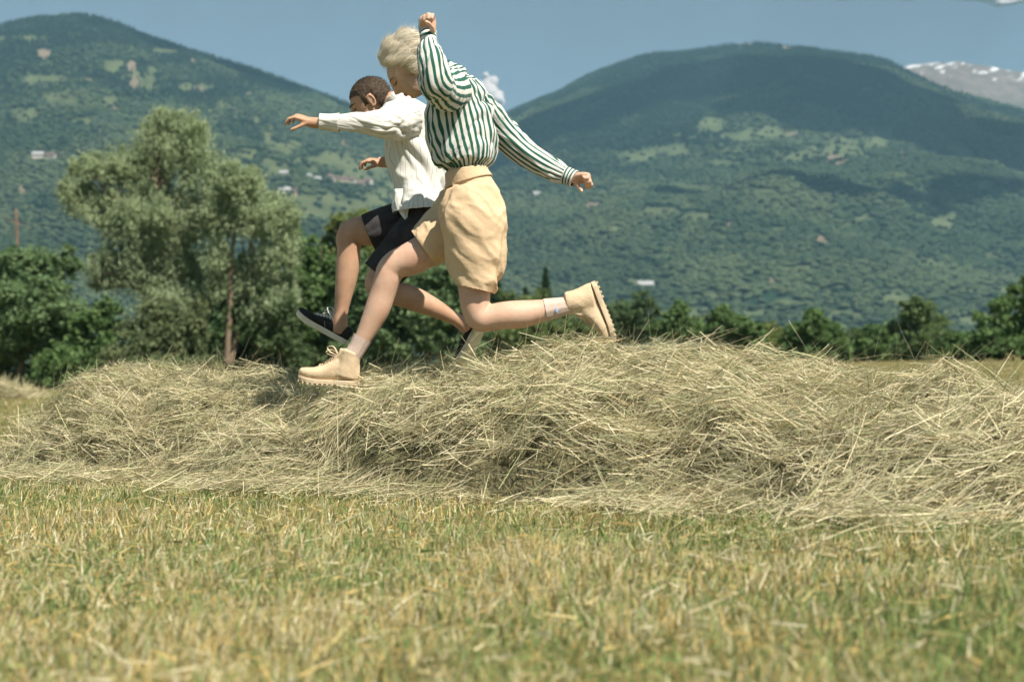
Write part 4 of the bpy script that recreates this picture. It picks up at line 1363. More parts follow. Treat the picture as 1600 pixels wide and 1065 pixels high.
def hand_parts(wrist, direc, dorsal, thumb_side, curls, thumb, size=1.0, splay=0.05):
    """palm and five fingers; curls: 4 x (knuckle, middle, tip) degrees toward the palm, thumb (out deg, drop deg, bend deg)"""
    X = unit(direc); Z = unit(np.asarray(dorsal) - X * (np.asarray(dorsal) @ X)); Y = np.cross(Z, X) * thumb_side
    def W(p):
        p = np.atleast_2d(p)
        return np.asarray(wrist) + size * (p[:, :1] * X + p[:, 1:2] * Y + p[:, 2:3] * Z)
    parts = []
    C = np.array([[-0.03, 0, 0], [0, 0, 0], [0.025, 0.002, 0], [0.06, 0.001, 0.001], [0.088, 0, 0], [0.097, 0, -0.002]])
    Wd = np.array([0.026, 0.026, 0.033, 0.040, 0.040, 0.034]); Th = np.array([0.020, 0.019, 0.018, 0.016, 0.013, 0.009])
    V, Fs, _, _ = tube3(W(C), Wd * size, Th * size, 22, ref=Z, power=2.4)
    parts.append((V, Fs))
    L = (0.072, 0.080, 0.074, 0.058); yb = (0.029, 0.010, -0.010, -0.028); xb = (0.088, 0.092, 0.088, 0.080); R0 = (0.0088, 0.0092, 0.0086, 0.0076)
    for f in range(4):
        p = np.array([xb[f] - 0.012, yb[f] * 0.97, 0.0]); pts = [p.copy()]
        p = np.array([xb[f], yb[f], 0.0]); pts.append(p.copy())
        a = 0.0; sp = splay * (1.5 - f)
        for seg, cu in zip((0.46, 0.30, 0.24), curls[f]):
            a += math.radians(cu)
            dv = np.array([math.cos(a) * math.cos(sp), math.sin(sp) * math.cos(a), -math.sin(a)])
            pts.append(p + dv * L[f] * seg * 0.5)
            p = p + dv * L[f] * seg
            pts.append(p.copy())
        pts = np.array(pts)
        rr_ = R0[f] * np.array([1.0, 1.05, 0.98, 1.0, 0.92, 0.94, 0.86, 0.70])
        Q = catmull(np.concatenate([pts, rr_[:, None]], 1), 30)
        parts.append(tube3(W(Q[:, :3]), Q[:, 3] * size, Q[:, 3] * size, 12, ref=Y)[:2])
    o, dr, bd = [math.radians(v) for v in thumb]
    p = np.array([0.020, 0.022, -0.006]); d0 = np.array([math.cos(o) * math.cos(dr), math.sin(o) * math.cos(dr), -math.sin(dr)])
    p1 = p + d0 * 0.042
    o2 = o - bd
    d1 = np.array([math.cos(o2) * math.cos(dr), math.sin(o2) * math.cos(dr), -math.sin(dr)])
    p2 = p1 + d1 * 0.032
    o3 = o2 - bd * 0.6
    d2 = np.array([math.cos(o3) * math.cos(dr), math.sin(o3) * math.cos(dr), -math.sin(dr)])
    p3 = p2 + d2 * 0.024
    Q = catmull(np.array([[*p, 0.014], [*(p + d0 * 0.02), 0.013], [*p1, 0.0108], [*((p1 + p2) / 2), 0.0098], [*p2, 0.0100], [*((p2 + p3) / 2), 0.0092], [*p3, 0.0066]]), 26)
    parts.append(tube3(W(Q[:, :3]), Q[:, 3] * size, Q[:, 3] * size, 12, ref=Z)[:2])
    return parts

# ---- cloth
def fold_disp(P, amp, d1, f, seed, octv=3):
    """soft creases running along direction d1"""
    d1 = unit(d1)
    e = unit(np.cross(d1, [0.2, 1, 0.1])); e2 = np.cross(d1, e)
    Q = np.stack([P @ d1 * f * 0.17, P @ e * f, P @ e2 * f], -1)
    wv = fbm(Q * 0.6, seed + 3, 2)
    n = fbm(Q + wv[:, None] * 0.9, seed, octv, gain=0.45)
    return amp * (1.0 - 2.4 * np.abs(n)) * 0.8 + amp * 0.5 * fbm(Q * 0.5, seed + 9, 2)

def mat_stripe(name, base, stripe, pitch, duty, across=False, soft=0.04, rough=0.85, transl=0.12):
    """woven stripes by the garment's own 'across' (around) or 'along' coordinate in metres"""
    m, nt, b, out = mat(name)
    a = nt.nodes.new('ShaderNodeAttribute'); a.attribute_name = 'along' if across else 'around'
    def mth(op, x, v=None, v2=None):
        q = nt.nodes.new('ShaderNodeMath'); q.operation = op
        if hasattr(x, 'links'):
            nt.links.new(x, q.inputs[0])
        else:
            q.inputs[0].default_value = x
        for i, w in enumerate((v, v2)):
            if w is not None:
                q.inputs[i + 1].default_value = w
        return q.outputs[0]
    t = mth('DIVIDE', a.outputs['Fac'], pitch)
    t = mth('FRACT', t)
    t = mth('SUBTRACT', t, 0.5)
    t = mth('ABSOLUTE', t)
    mr = nt.nodes.new('ShaderNodeMapRange')
    mr.inputs['From Min'].default_value = duty / 2 - soft; mr.inputs['From Max'].default_value = duty / 2 + soft
    mr.inputs['To Min'].default_value = 1; mr.inputs['To Max'].default_value = 0
    nt.links.new(t, mr.inputs['Value'])
    tc = nt.nodes.new('ShaderNodeTexCoord')
    nz = nt.nodes.new('ShaderNodeTexNoise'); nz.inputs['Scale'].default_value = 9; nz.inputs['Detail'].default_value = 4
    nt.links.new(tc.outputs['Object'], nz.inputs['Vector'])
    rp = nt.nodes.new('ShaderNodeValToRGB')
    rp.color_ramp.elements[0].color = (*[x * 0.93 for x in base], 1); rp.color_ramp.elements[1].color = (*base, 1)
    nt.links.new(nz.outputs['Fac'], rp.inputs[0])
    mx = nt.nodes.new('ShaderNodeMix'); mx.data_type = 'RGBA'
    nt.links.new(mr.outputs[0], mx.inputs[0]); nt.links.new(rp.outputs[0], mx.inputs[6])
    mx.inputs[7].default_value = (*stripe, 1)
    nt.links.new(mx.outputs[2], b.inputs['Base Color'])
    b.inputs['Roughness'].default_value = rough; b.inputs['Specular IOR Level'].default_value = 0.15
    b.inputs['Sheen Weight'].default_value = 0.15
    add_bump(nt, b, 80, 0.2, 0.005, 5)
    tr = nt.nodes.new('ShaderNodeBsdfTranslucent'); nt.links.new(mx.outputs[2], tr.inputs['Color'])
    ms = nt.nodes.new('ShaderNodeMixShader'); ms.inputs[0].default_value = transl
    nt.links.new(b.outputs[0], ms.inputs[1]); nt.links.new(tr.outputs[0], ms.inputs[2])
    nt.links.new(ms.outputs[0], out.inputs['Surface'])
    return m

def garment(name, st, m, parent, girth, amp, fdir, ff, seed, n=120, ring=150, cap=False, end_amp=0.25, off=0.0, gather=None, want=False):
    V, Fs, TH, S = loft(st, n, ring, cap)
    N = normals(V, Fs)
    s1 = S.max()
    k = np.clip(np.minimum(S, s1 - S) / 0.05, 0, 1) * (1 - end_amp) + end_amp
    dsp = fold_disp(V, amp, fdir, ff, seed)
    if gather is not None:                       # fine pleats where the cloth is gathered, (at 0 or 1, count, amp)
        e, cnt, ga = gather
        w = np.exp(-((S - e * s1) / 0.07) ** 2)
        dsp = dsp + ga * w * np.sin(TH * cnt + 2.5 * fbm(np.stack([TH * 2, S * 20, 0 * S], -1), seed + 5, 2))
    V = V + N * (dsp * k)[:, None]
    me = mesh(name, V, Fs, attrs={'around': (TH / (2 * np.pi)) * girth + off + 0.25 * dsp + 0.05 * girth * 0, 'along': S})
    o = obj(name, me, m, parent)
    sm = o.modifiers.new('thickness', 'SOLIDIFY'); sm.thickness = 0.0025; sm.offset = -1
    if want:
        return o, (V, Fs)
    return o

def open_remesh(parts, voxel, smooth, cuts, disp=None):
    """union, folds, then the ends cut open cleanly: cuts [(point, outward dir, reach)]"""
    V, Fs = remesh(parts, voxel, smooth)
    if disp is not None:
        V = disp(V, Fs)
    me = mesh('tmp', V, Fs)
    bm = bmesh.new(); bm.from_mesh(me)
    for p, dv, reach in cuts:
        pv, nv = Vector(p), Vector(dv)
        sel = []
        for f in bm.faces:
            q = f.calc_center_median() - pv
            dd = q.dot(nv)
            if -0.05 < dd < 0.14 and (q - nv * dd).length < reach:
                sel.append(f)
        ed = {e for f in sel for e in f.edges}; vt = {v for f in sel for v in f.verts}
        bmesh.ops.bisect_plane(bm, geom=list(sel) + list(ed) + list(vt), plane_co=pv, plane_no=nv, clear_outer=True)
    bm.to_mesh(me); bm.free()
    for p_ in me.polygons:
        p_.use_smooth = True
    return me

# ---- shoes
def shoe(kind, parent, heel, toe_dir, up, L, mats, seed, lace_mat, bow=True):
    X = unit(toe_dir); Z = unit(np.asarray(up) - X * (np.asarray(up) @ X)); Y = np.cross(Z, X)
    Bs = np.stack([X, Y, Z])
    def W(p):
        return np.asarray(p) @ Bs + heel
    k = L / 0.29
    boot = kind == 'boot'
    xs = np.array([0, 0.03, 0.08, 0.2, 0.4, 0.6, 0.72, 0.84, 0.93, 0.98, 1.0]) * L
    ws = np.array([0.004, 0.020, 0.030, 0.035, 0.034, 0.043, 0.047, 0.043, 0.031, 0.017, 0.003]) * k * (1.06 if boot else 1.0)
    th = (0.023 if boot else 0.027) * k
    def width(x):
        return np.interp(x, xs, ws)
    def spring(x):
        return 0.016 * k * np.clip((x / L - 0.68) / 0.32, 0, 1) ** 2
    xx = np.concatenate([0.5 * L * (1 - np.cos(np.linspace(0, np.pi, 44)))])
    ol = np.concatenate([np.stack([xx, width(xx)], 1), np.stack([xx[::-1], -width(xx[::-1])], 1)])
    m = len(ol)
    rings = []
    for ins, z in ((0.90, 0.0), (0.99, 0.004), (1.0, th * 0.5), (1.03 if not boot else 1.012, th * 0.62), (1.0, th * 0.72), (1.0, th - 0.002), (0.96, th)):
        c = np.array([L * 0.5, 0])
        q = (ol - c) * np.array([1 - (1 - ins) * 0.4, ins]) + c
        rings.append(np.stack([q[:, 0], q[:, 1], z + spring(q[:, 0])], -1))
    V = np.concatenate(rings + [np.array([[L * 0.5, 0, 0], [L * 0.5, 0, th]])])
    nr = len(rings)
    i = np.arange(m); j = (i + 1) % m
    kk = nr * m; last = (nr - 1) * m
    Ft = np.concatenate([np.stack([np.full(m, kk), j, i], 1), np.stack([np.full(m, kk + 1), last + i, last + j], 1)])
    parts = [(V, [grid_faces(nr, m), Ft])]
    if boot:
        for q in np.linspace(0.02, 0.95, 13):
            if 0.30 < q < 0.40:
                continue
            hgt = 0.008 if q < 0.32 else 0.004
            for s in (-1, 1):
                w = float(width(q * L + 0.006)) * 0.98
                z0 = float(spring(q * L))
                parts.append(box_vf((q * L, min(s * w, s * w * 0.45), -hgt * k + z0), (q * L + 0.0105 * k, max(s * w, s * w * 0.45), 0.006 + z0)))
    V, Fs = merge(parts)
    up_t = obj('boot' if boot else 'shoe', None if False else mesh('tmp', np.zeros((3, 3)), [np.array([[0, 1, 2]])]), mats[0], parent)
    obj('sole', mesh('sole', W(V), Fs, smooth=False), mats[1], up_t)
    # upper
    hx = np.array([0, 0.04, 0.1, 0.25, 0.4, 0.5, 0.6, 0.75, 0.88, 0.96, 0.995]) * L
    hh = (np.array([0.07, 0.105, 0.118, 0.122, 0.112, 0.092, 0.072, 0.058, 0.052, 0.042, 0.02]) if boot else
          np.array([0.045, 0.062, 0.066, 0.060, 0.062, 0.060, 0.050, 0.038, 0.032, 0.026, 0.012])) * k
    n = 40
    x = np.linspace(0.004, 0.985 * L, n)
    H = np.interp(x, hx, hh); Wd = np.maximum(width(x) * 0.95, 0.006)
    t_ = np.linspace(0, 2 * np.pi, 36, endpoint=False)
    cy_, sy_ = np.cos(t_), np.sin(t_)
    yy = Wd[:, None] * np.sign(cy_) * np.abs(cy_) ** 0.8 * np.where(sy_ > 0, 1 - 0.30 * np.abs(sy_) ** 2 * (1 if boot else 0.9), 1.0)
    zz = th * 0.8 + spring(x)[:, None] + H[:, None] * (0.5 + 0.5 * np.sign(sy_) * np.abs(sy_) ** 0.8)
    V = np.stack([np.repeat(x[:, None], 36, 1), yy, zz], -1).reshape(-1, 3)
    V = np.concatenate([V, [[0.0, 0, th + 0.02]], [[0.99 * L, 0, th + spring(np.array([L]))[0] + 0.008]]])
    i = np.arange(36); j = (i + 1) % 36; kk = n * 36; last = (n - 1) * 36
    Ft = np.concatenate([np.stack([np.full(36, kk), i, j], 1), np.stack([np.full(36, kk + 1), last + j, last + i], 1)])
    ps = [(V, [grid_faces(n, 36)[:, ::-1], Ft])]
    if boot:
        zc = np.linspace(0.04, 0.158, 10) * k
        C = np.stack([(0.072 - 0.026 * np.linspace(0, 1, 10)) * k, 0 * zc, zc], -1)
        A = np.linspace(0.062, 0.047, 10) * k; A[-2:] *= 1.04
        B = np.linspace(0.042, 0.047, 10) * k
        ps.append(tube3(C, A, B, 30, ref=(0, 1, 0))[:2])
        # padded tongue rising above the collar
        C = np.array([[0.150, 0, 0.075], [0.122, 0, 0.115], [0.098, 0, 0.150], [0.093, 0, 0.170]]) * k
        ps.append(tube3(catmull(C, 14), 0.008 * k, 0.026 * k, 16, ref=(0, 1, 0))[:2])
    V, Fs = remesh(ps, 0.0042, 5)
    N = normals(V, Fs)
    V = V + N * (0.0022 * fbm(V * 26, seed, 3))[:, None]
    me = up_t.data
    bpy.data.meshes.remove(me) if False else None
    nm = mesh('boot' if boot else 'shoe', W(V), Fs)
    up_t.data = nm
    nm.materials.append(mats[0])
    # laces
    def topz(x_):
        return th * 0.8 + float(np.interp(x_, hx, hh)) + 0.001
    rows = np.linspace(0.40, 0.66, 6) * L if not boot else np.linspace(0.36, 0.62, 6) * L
    lp = []
    for q, x_ in enumerate(rows):
        hw = 0.020 * k
        for s in (-1, 1):
            C = np.array([[x_, -s * hw, topz(x_) - 0.007], [x_ + 0.002, -s * hw * 0.5, topz(x_) + 0.002], [x_ + 0.006, 0, topz(x_) + 0.004], [x_ + 0.010, s * hw * 0.5, topz(x_) + 0.001], [x_ + 0.012, s * hw, topz(x_) - 0.008]])
            lp.append(tube3(catmull(C, 12), 0.0030 * k, 0.0022 * k, 7, ref=Z @ Z * np.array([0, 0, 1.0]))[:2])
    if bow:
        x_ = rows[0]
        z_ = topz(x_)
        for loop in ([[x_, 0, z_], [x_ + 0.03, 0.03, z_ + 0.030], [x_ + 0.055, 0.045, z_ + 0.018], [x_ + 0.04, 0.03, z_ + 0.004], [x_, 0, z_ + 0.002]],
                     [[x_, 0, z_], [x_ + 0.035, -0.022, z_ + 0.045], [x_ + 0.062, -0.035, z_ + 0.040], [x_ + 0.045, -0.022, z_ + 0.018], [x_, 0, z_ + 0.003]],
                     [[x_, 0, z_], [x_ + 0.02, -0.03, z_ + 0.020], [x_ + 0.05, -0.05, z_ + 0.012], [x_ + 0.07, -0.052, z_ - 0.004]]):
            lp.append(tube3(catmull(np.array(loop) * np.array([1, 1, 1]), 22), 0.0042 * k, 0.0016 * k, 7, ref=(0.1, 0.2, 1))[:2])
    V, Fs = merge(lp)
    obj('laces', mesh('laces', W(V), Fs), lace_mat, up_t)
    if not boot:
        # stitched side panel seam
        lp = []
        for s in (-1, 1):
            C = np.array([[0.50 * L, s * float(width(0.5 * L)) * 0.90, th + 0.030 * k], [0.47 * L, s * float(width(0.47 * L)) * 0.985, th + 0.018 * k], [0.44 * L, s * float(width(0.44 * L)) * 0.985, th + 0.003]])
            lp.append(tube3(catmull(C, 10), 0.0016, 0.0016, 6, ref=(1, 0, 0))[:2])
        V, Fs = merge(lp)
        obj('seam', mesh('seam', W(V), Fs), mats[2], up_t)
    return up_t

def strand_hair(V, Fs, n, flow, L, w, colors, r, lift=0.0015, jitter=0.3):
    N = normals(V, Fs)
    idx = r.integers(0, len(V), n)
    P, Nn = V[idx], N[idx]
    Dm = flow(P)
    D = Dm + jitter * r.normal(size=(n, 3))
    D -= Nn * np.sum(D * Nn, 1)[:, None]
    D /= np.linalg.norm(D, axis=1)[:, None] + 1e-9
    D += Nn * (0.01 + 0.05 * r.random(n))[:, None]
    Ln = L * (0.5 + r.random(n))
    Vr, Fq = ribbons(P + Nn * lift, D, Nn + 0.3 * r.normal(size=(n, 3)), Ln, w * (0.5 + r.random(n)), -0.25 * Ln * r.random(n) - 0.02 * Ln, 3, 0.3)
    t = r.random(n)[:, None]
    C = np.asarray(colors[0]) * (1 - t) + np.asarray(colors[1]) * t
    return Vr, Fq, np.repeat(C, 8, 0)

# ---------------------------------------------------------------- materials for the two people
M['skin_w'] = mat_skin('skin_fair', (0.56, 0.365, 0.27), (0.50, 0.27, 0.19))
M['skin_m'] = mat_skin('skin_tanned', (0.47, 0.285, 0.19), (0.39, 0.20, 0.125))
M['lips'] = mat_plain('lips', (0.46, 0.20, 0.17), 0.5, 0.05, 30, 0)
M['lid'] = mat_plain('eyelid', (0.42, 0.25, 0.19), 0.6, 0.05, 30, 0)
M['eye_dark'] = mat_plain('eye_lashes', (0.05, 0.035, 0.03), 0.5, 0.1, 30, 0)
M['blonde'] = mat_attr('blonde_hair', 0.45, 0.15, 0.45)
M['brown_hair'] = mat_attr('brown_hair', 0.75, 0.05, 0.2)
M['green_stripe'] = mat_stripe('green_striped_cotton', (0.70, 0.69, 0.66), (0.020, 0.105, 0.078), 0.0352, 0.46)
M['green_rings'] = mat_stripe('green_striped_cuff', (0.70, 0.69, 0.66), (0.020, 0.105, 0.078), 0.0175, 0.46, across=True)
M['pin_stripe'] = mat_stripe('pin_striped_linen', (0.80, 0.785, 0.745), (0.24, 0.29, 0.26), 0.040, 0.055, soft=0.025, transl=0.2)
M['khaki'] = mat_plain('khaki_cotton', (0.58, 0.425, 0.275), 0.9, 0.07, 10, 0.45, 40, 0.006, spec=0.15)
M['boot_tan'] = mat_plain('tan_suede', (0.56, 0.425, 0.285), 0.9, 0.15, 14, 0.6, 90, 0.003, spec=0.15)
M['boot_sole'] = mat_plain('tan_rubber', (0.56, 0.44, 0.305), 0.8, 0.06, 30, 0.3, 120, 0.002, spec=0.2)
M['sock'] = mat_plain('pale_knit_sock', (0.54, 0.415, 0.36), 0.95, 0.06, 60, 0.25, 260, 0.0015, spec=0.1)
M['sock_mark'] = mat_plain('blue_sock_mark', (0.28, 0.36, 0.55), 0.95, 0.06, 60, 0)
M['charcoal'] = mat_plain('charcoal_cotton', (0.044, 0.041, 0.043), 0.9, 0.25, 18, 0.6, 60, 0.006, spec=0.15)
M['canvas'] = mat_plain('black_canvas', (0.028, 0.028, 0.027), 0.9, 0.2, 60, 0.5, 300, 0.002, spec=0.2)
M['white_rubber'] = mat_plain('cream_rubber', (0.70, 0.64, 0.50), 0.7, 0.06, 30, 0.2, 100, 0.002, spec=0.3)
M['white_lace'] = mat_plain('white_lace', (0.72, 0.70, 0.66), 0.9, 0.05, 60, 0.3, 300, 0.001)
M['grey_thread'] = mat_plain('grey_thread', (0.30, 0.30, 0.29), 0.9, 0.05, 60, 0)

# ---------------------------------------------------------------- the woman
YW = 6.70
def woman():
    base = at(728, 560, YW); base[2] = 0.45
    t = thing('person', 'blond person in green striped shirt, khaki shorts and tan boots leaping over the hay', 'person', base)
    skin = []
    # trunk, neck
    skin.append(loft([(742, 345, YW, 30, 1.35), (737, 318, YW, 33, 1.35), (730, 285, YW, 29, 1.3), (726, 258, YW, 27, 1.3), (718, 215, YW, 29, 1.2), (709, 175, YW, 31, 1.25), (700, 150, YW, 25, 1.5), (690, 136, YW, 18, 1.3), (678, 128, YW, 16, 1.05), (664, 120, YW, 16, 1.0), (652, 113, YW, 16, 1.0)], 60, 30)[:2])
    # legs: far leg reaching forward, near leg trailing
    YF, YN = YW + 0.09, YW - 0.09
    skin.append(loft([(738, 322, YF, 26), (715, 348, YF, 26), (690, 372, YF, 26.5), (663, 393, YF, 27), (638, 406, YF, 25.5), (620, 413, YF, 23), (611, 421, YF, 22), (605, 436, YF - 0.005, 20.5), (598, 458, YF, 20), (589, 484, YF, 19.5), (580, 503, YF, 17), (569, 525, YF, 13.8), (559, 542, YF, 12.2), (551, 556, YF, 12.3), (546, 572, YF, 9)], 90, 28)[:2])
    skin.append(ellipsoid(at(606, 417, YF), (0.042, 0.045, 0.05), n=12, ring=16))
    skin.append(loft([(742, 320, YN, 27), (742, 360, YN, 28), (742, 400, YN, 28), (742, 440, YN, 27), (742, 466, YN, 24), (745, 486, YN, 22.5), (752, 497, YN, 22), (766, 496, YN, 21), (788, 492.5, YN, 21.5), (812, 491, YN + 0.01, 22), (838, 487, YN + 0.02, 19), (862, 482, YN + 0.02, 15.5), (884, 477.5, YN + 0.02, 13.5), (893, 474, YN + 0.02, 12.6), (903, 470, YN + 0.02, 8)], 90, 28)[:2])
    skin.append(ellipsoid(at(745, 499, YN), (0.045, 0.045, 0.045), n=12, ring=16))
    # arms
    skin.append(loft([(712, 142, YW - 0.10, 18), (705, 140, 6.52, 15), (688, 138, 6.38, 13), (680, 130, 6.31, 12), (675, 105, 6.31, 11.5), (671, 80, 6.33, 11), (669, 60, 6.35, 9)], 50, 22)[:2])
    skin.append(loft([(735, 165, YW + 0.08, 18), (762, 183, YW + 0.18, 14), (793, 215, YW + 0.24, 14), (812, 233, YW + 0.25, 13), (850, 258, YW + 0.23, 12.5), (880, 272, YW + 0.2, 9.5), (897, 278, YW + 0.18, 9)], 50, 22)[:2])
    fist = [(62, 95, 55), (66, 98, 55), (70, 98, 55), (74, 98, 55)]
    skin += hand_parts(at(669, 60, 6.35), pdir(-0.02, -1, -0.05), pdir(0.15, -0.1, 1), 1, fist, (16, 56, 50), 0.95)
    skin += hand_parts(at(893, 276.5, YW + 0.185), pdir(1, 0.10, -0.12), pdir(0.15, -0.75, 0.55), 1, fist, (16, 56, 50), 0.95)
    # head
    O = at(640, 113, YW)
    Hf = frame(pdir(-0.68, 0.73, 0.03), pdir(-0.73, -0.68, -0.02))
    hs = 0.97
    hv, hf = head_local(True)
    HV = hs * hv @ Hf + O
    skin.append((HV, hf))
    for s in (-1, 1):
        for v, f in ear_local(s):
            skin.append((hs * v @ Hf + O, f))
    V, Fs = remesh(skin, 0.0053, 2, 0.45)
    obj('body', mesh('body', V, Fs), M['skin_w'], t)
    face_fittings(hv, Hf, O, hs, t, M['hairbrow'], 0.003)
    # hair: billowing short blond waves
    k = YW / F
    lob = [(627, 84, 33, 25, 0.0), (634, 68, 22, 20, 0.0), (607, 89, 16, 15, 0.0), (651, 84, 24, 24, 0.0), (616, 76, 20, 18, -0.01), (640, 96, 22, 14, -0.045), (640, 96, 22, 14, 0.045), (618, 97, 18, 9, -0.04), (618, 97, 18, 9, 0.04), (658, 100, 16, 18, 0.0), (646, 108, 9, 9, -0.062), (652, 112, 8, 12, 0.05)]
    ps = []
    for (x, y, rx, ry, dy) in lob:
        wd = 0.088 if dy == 0 else 0.045
        wd = min(wd, rx * k * 1.05) if rx < 20 else wd
        ps.append(ellipsoid(at(x, y, YW + dy), (rx * k, wd, ry * k), n=18, ring=26))
    V, Fs = remesh(ps, 0.0045, 24)
    N = normals(V, Fs)
    V = V + N * 0.003
    fl = pdir(0.80, -0.45, 0.0)
    e1 = pdir(0.45, 0.80, 0)
    ce = at(628, 92, YW)
    q = V - ce
    ang = np.arctan2(q @ e1, q @ fl)
    rad = np.hypot(q @ e1, q @ fl)
    al = q @ fl; ac = q @ e1
    wv = np.sin(ac * 150 + 1.6 * np.sin(al * 34 + 1.0) + 2.0 * fbm(V * 12, 3, 2))
    fine = fbm(np.stack([(ac + 0.010 * np.sin(al * 34 + 1.0)) * 420, al * 14, q[:, 1] * 60], -1), 8, 2)
    V = V + N * (0.0016 * wv + 0.0014 * fine + 0.002 * fbm(V * 12, 4, 2))[:, None]
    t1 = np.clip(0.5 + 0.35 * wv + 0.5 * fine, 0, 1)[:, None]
    # darker toward the nape and underside
    bottom = np.clip((-(q @ pdir(-0.73, -0.68)) - 0.004) / 0.045, 0, 1)[:, None]
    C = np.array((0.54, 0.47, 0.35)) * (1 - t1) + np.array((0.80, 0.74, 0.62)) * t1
    C = C * (1 - bottom * 0.55) + np.array((0.20, 0.145, 0.085)) * bottom * 0.55
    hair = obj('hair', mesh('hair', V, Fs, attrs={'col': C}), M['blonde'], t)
    rs = np.random.default_rng(9)
    def flow(P):
        q = P - ce
        a = fl * 1.0 + e1 * (-0.34 * np.cos(34 * (q @ fl) + 1.0))[:, None]
        return a
    Vr, Fq, Cr = strand_hair(V, Fs, 7000, flow, 0.05, 0.0011, ((0.48, 0.41, 0.29), (0.82, 0.76, 0.64)), rs, jitter=0.10)
    Vf, Ff, Cf = strand_hair(V, Fs, 500, flow, 0.075, 0.0007, ((0.6, 0.52, 0.4), (0.85, 0.8, 0.7)), rs, lift=0.004, jitter=0.5)
    Fq = np.concatenate([Fq, Ff + len(Vr)]); Vr = np.concatenate([Vr, Vf]); Cr = np.concatenate([Cr, Cf])
    obj('strands', mesh('strands', Vr, Fq, attrs={'col': Cr}), M['blonde'], hair, kind='stuff')
    # shirt
    sh = garment('shirt', [(733, 270, YW, 28, 1.30), (732, 264, YW, 31, 1.3), (731, 255, YW, 46, 1.15), (728, 243, YW, 54, 1.05), (723, 225, YW, 57, 1.0), (718, 202, YW, 57, 1.0), (714, 178, YW, 53, 1.1), (710, 155, YW, 46, 1.35), (703, 133, YW, 36, 1.6), (694, 116, YW, 24, 1.8), (686, 112, YW, 17, 1.4)],
                 M['green_stripe'], t, 1.16, 0.026, pdir(0.45, -1, 0), 10, 31, n=150, ring=200, gather=(0, 26, 0.006), want=True)
    sh, sh_geo = sh
    sh_rows = 116
    garment('sleeve', [(706, 140, 6.56, 31, 1.1), (697, 142, 6.47, 30, 1.1), (687, 138, 6.36, 27), (680, 126, 6.30, 25), (677, 108, 6.29, 23.5), (674, 90, 6.31, 22), (671, 76, 6.33, 18), (669.5, 66, 6.345, 12.5)],
            M['green_stripe'], sh, 0.50, 0.013, pdir(0.2, -1, 0), 17, 33, n=110, ring=120, gather=(1, 14, 0.004))
    garment('cuff', [(670, 68, 6.343, 12.6), (669, 60, 6.347, 12.2), (668.5, 52, 6.365, 12.6), (667.5, 43, 6.405, 12.8), (667, 32, 6.45, 12.0)],
            M['green_rings'], sh, 0.24, 0.002, pdir(0, 1, 0), 20, 34, n=34, ring=60)
    garment('sleeve', [(722, 150, YW + 0.05, 30), (744, 164, YW + 0.12, 28), (760, 178, YW + 0.18, 26), (777, 197, YW + 0.22, 24.5), (796, 217, YW + 0.24, 22.5), (826, 243, YW + 0.24, 20.5), (852, 259, YW + 0.23, 19), (872, 269, YW + 0.21, 16.5), (884, 274, YW + 0.195, 13)],
            M['green_stripe'], sh, 0.50, 0.012, pdir(0.75, 0.5, 0), 17, 35, n=130, ring=120, gather=(1, 14, 0.004))
    garment('cuff', [(882, 273.4, YW + 0.196, 13.6), (889, 276, YW + 0.19, 13.2), (898, 280, YW + 0.18, 13.4)], M['green_rings'], sh, 0.24, 0.0015, pdir(0, 1, 0), 20, 36, n=20, ring=60)
    # shoulder yoke with stripes running the other way, and collar
    ya = YOKE_ROWS = sh_rows
    n_, ring_ = 150, 200
    Vy = sh_geo[0].reshape(n_, ring_, 3)[ya:149].reshape(-1, 3)
    Fy = grid_faces(149 - ya, ring_)
    Ny = normals(Vy, [Fy])
    sg = np.sign(np.mean(np.sum(Ny * (Vy - Vy.mean(0)), 1)))
    Vy = Vy + Ny * sg * 0.0035
    yo = obj('yoke', mesh('yoke', Vy, Fy, attrs={'around': np.zeros(len(Vy)), 'along': np.repeat(np.linspace(0, 0.2, 149 - ya), ring_)}), M['green_rings_wide'], sh)
    garment('collar', [(692, 128, YW, 19, 1.45), (684, 121, YW, 19, 1.5), (678, 116, YW, 20, 1.5)], M['green_stripe'], sh, 0.5, 0.003, pdir(1, 0, 0), 15, 38, n=20, ring=80)
    # shorts
    nh, nd = at(742, 452, YN - 0.01), pdir(0.10, 1, 0.0)
    nd = pdir(-0.22, 1, 0)
    fh_, fd = at(664, 391, YF), pdir(-0.80, 0.56, 0)
    ps = [loft([(729, 262, YW, 30, 1.28), (731, 275, YW, 33, 1.25), (735, 300, YW, 41, 1.1), (738, 325, YW, 46, 1.0), (740, 350, YW, 44, 0.95)], 40, 36)[:2],
          loft([(735, 300, YN + 0.02, 40, 0.85), (738, 330, YN, 50, 0.8), (739, 350, YN - 0.01, 52, 0.78), (741, 378, YN - 0.01, 47, 0.78), (744, 402, YN - 0.01, 45, 0.78), (745, 425, YN - 0.01, 39, 0.8), (743, 445, YN - 0.01, 30, 0.95), (741, 462, YN - 0.01, 25, 1.05), (740, 475, YN - 0.01, 24, 1.05)], 60, 40)[:2],
          loft([(725, 322, YF - 0.01, 38, 0.85), (705, 350, YF, 38, 0.85), (688, 368, YF, 35, 0.9), (668, 385, YF, 31.5, 1.0), (645, 401, YF, 30, 1.0)], 50, 36)[:2]]
    def drape(V, Fs):
        N = normals(V, Fs)
        d_ = fold_disp(V, 0.019, pdir(0.66, 0.75, 0), 7, 55) + fold_disp(V, 0.0045, pdir(0.85, 0.55, 0), 18, 52)
        _, py_, _ = px_of(V)
        d_ = d_ * np.clip((py_ - 268) / 30, 0.08, 1)
        return V + N * d_[:, None]
    me = open_remesh(ps, 0.0068, 4, [(nh, nd, 0.16), (fh_, fd, 0.14)], drape)
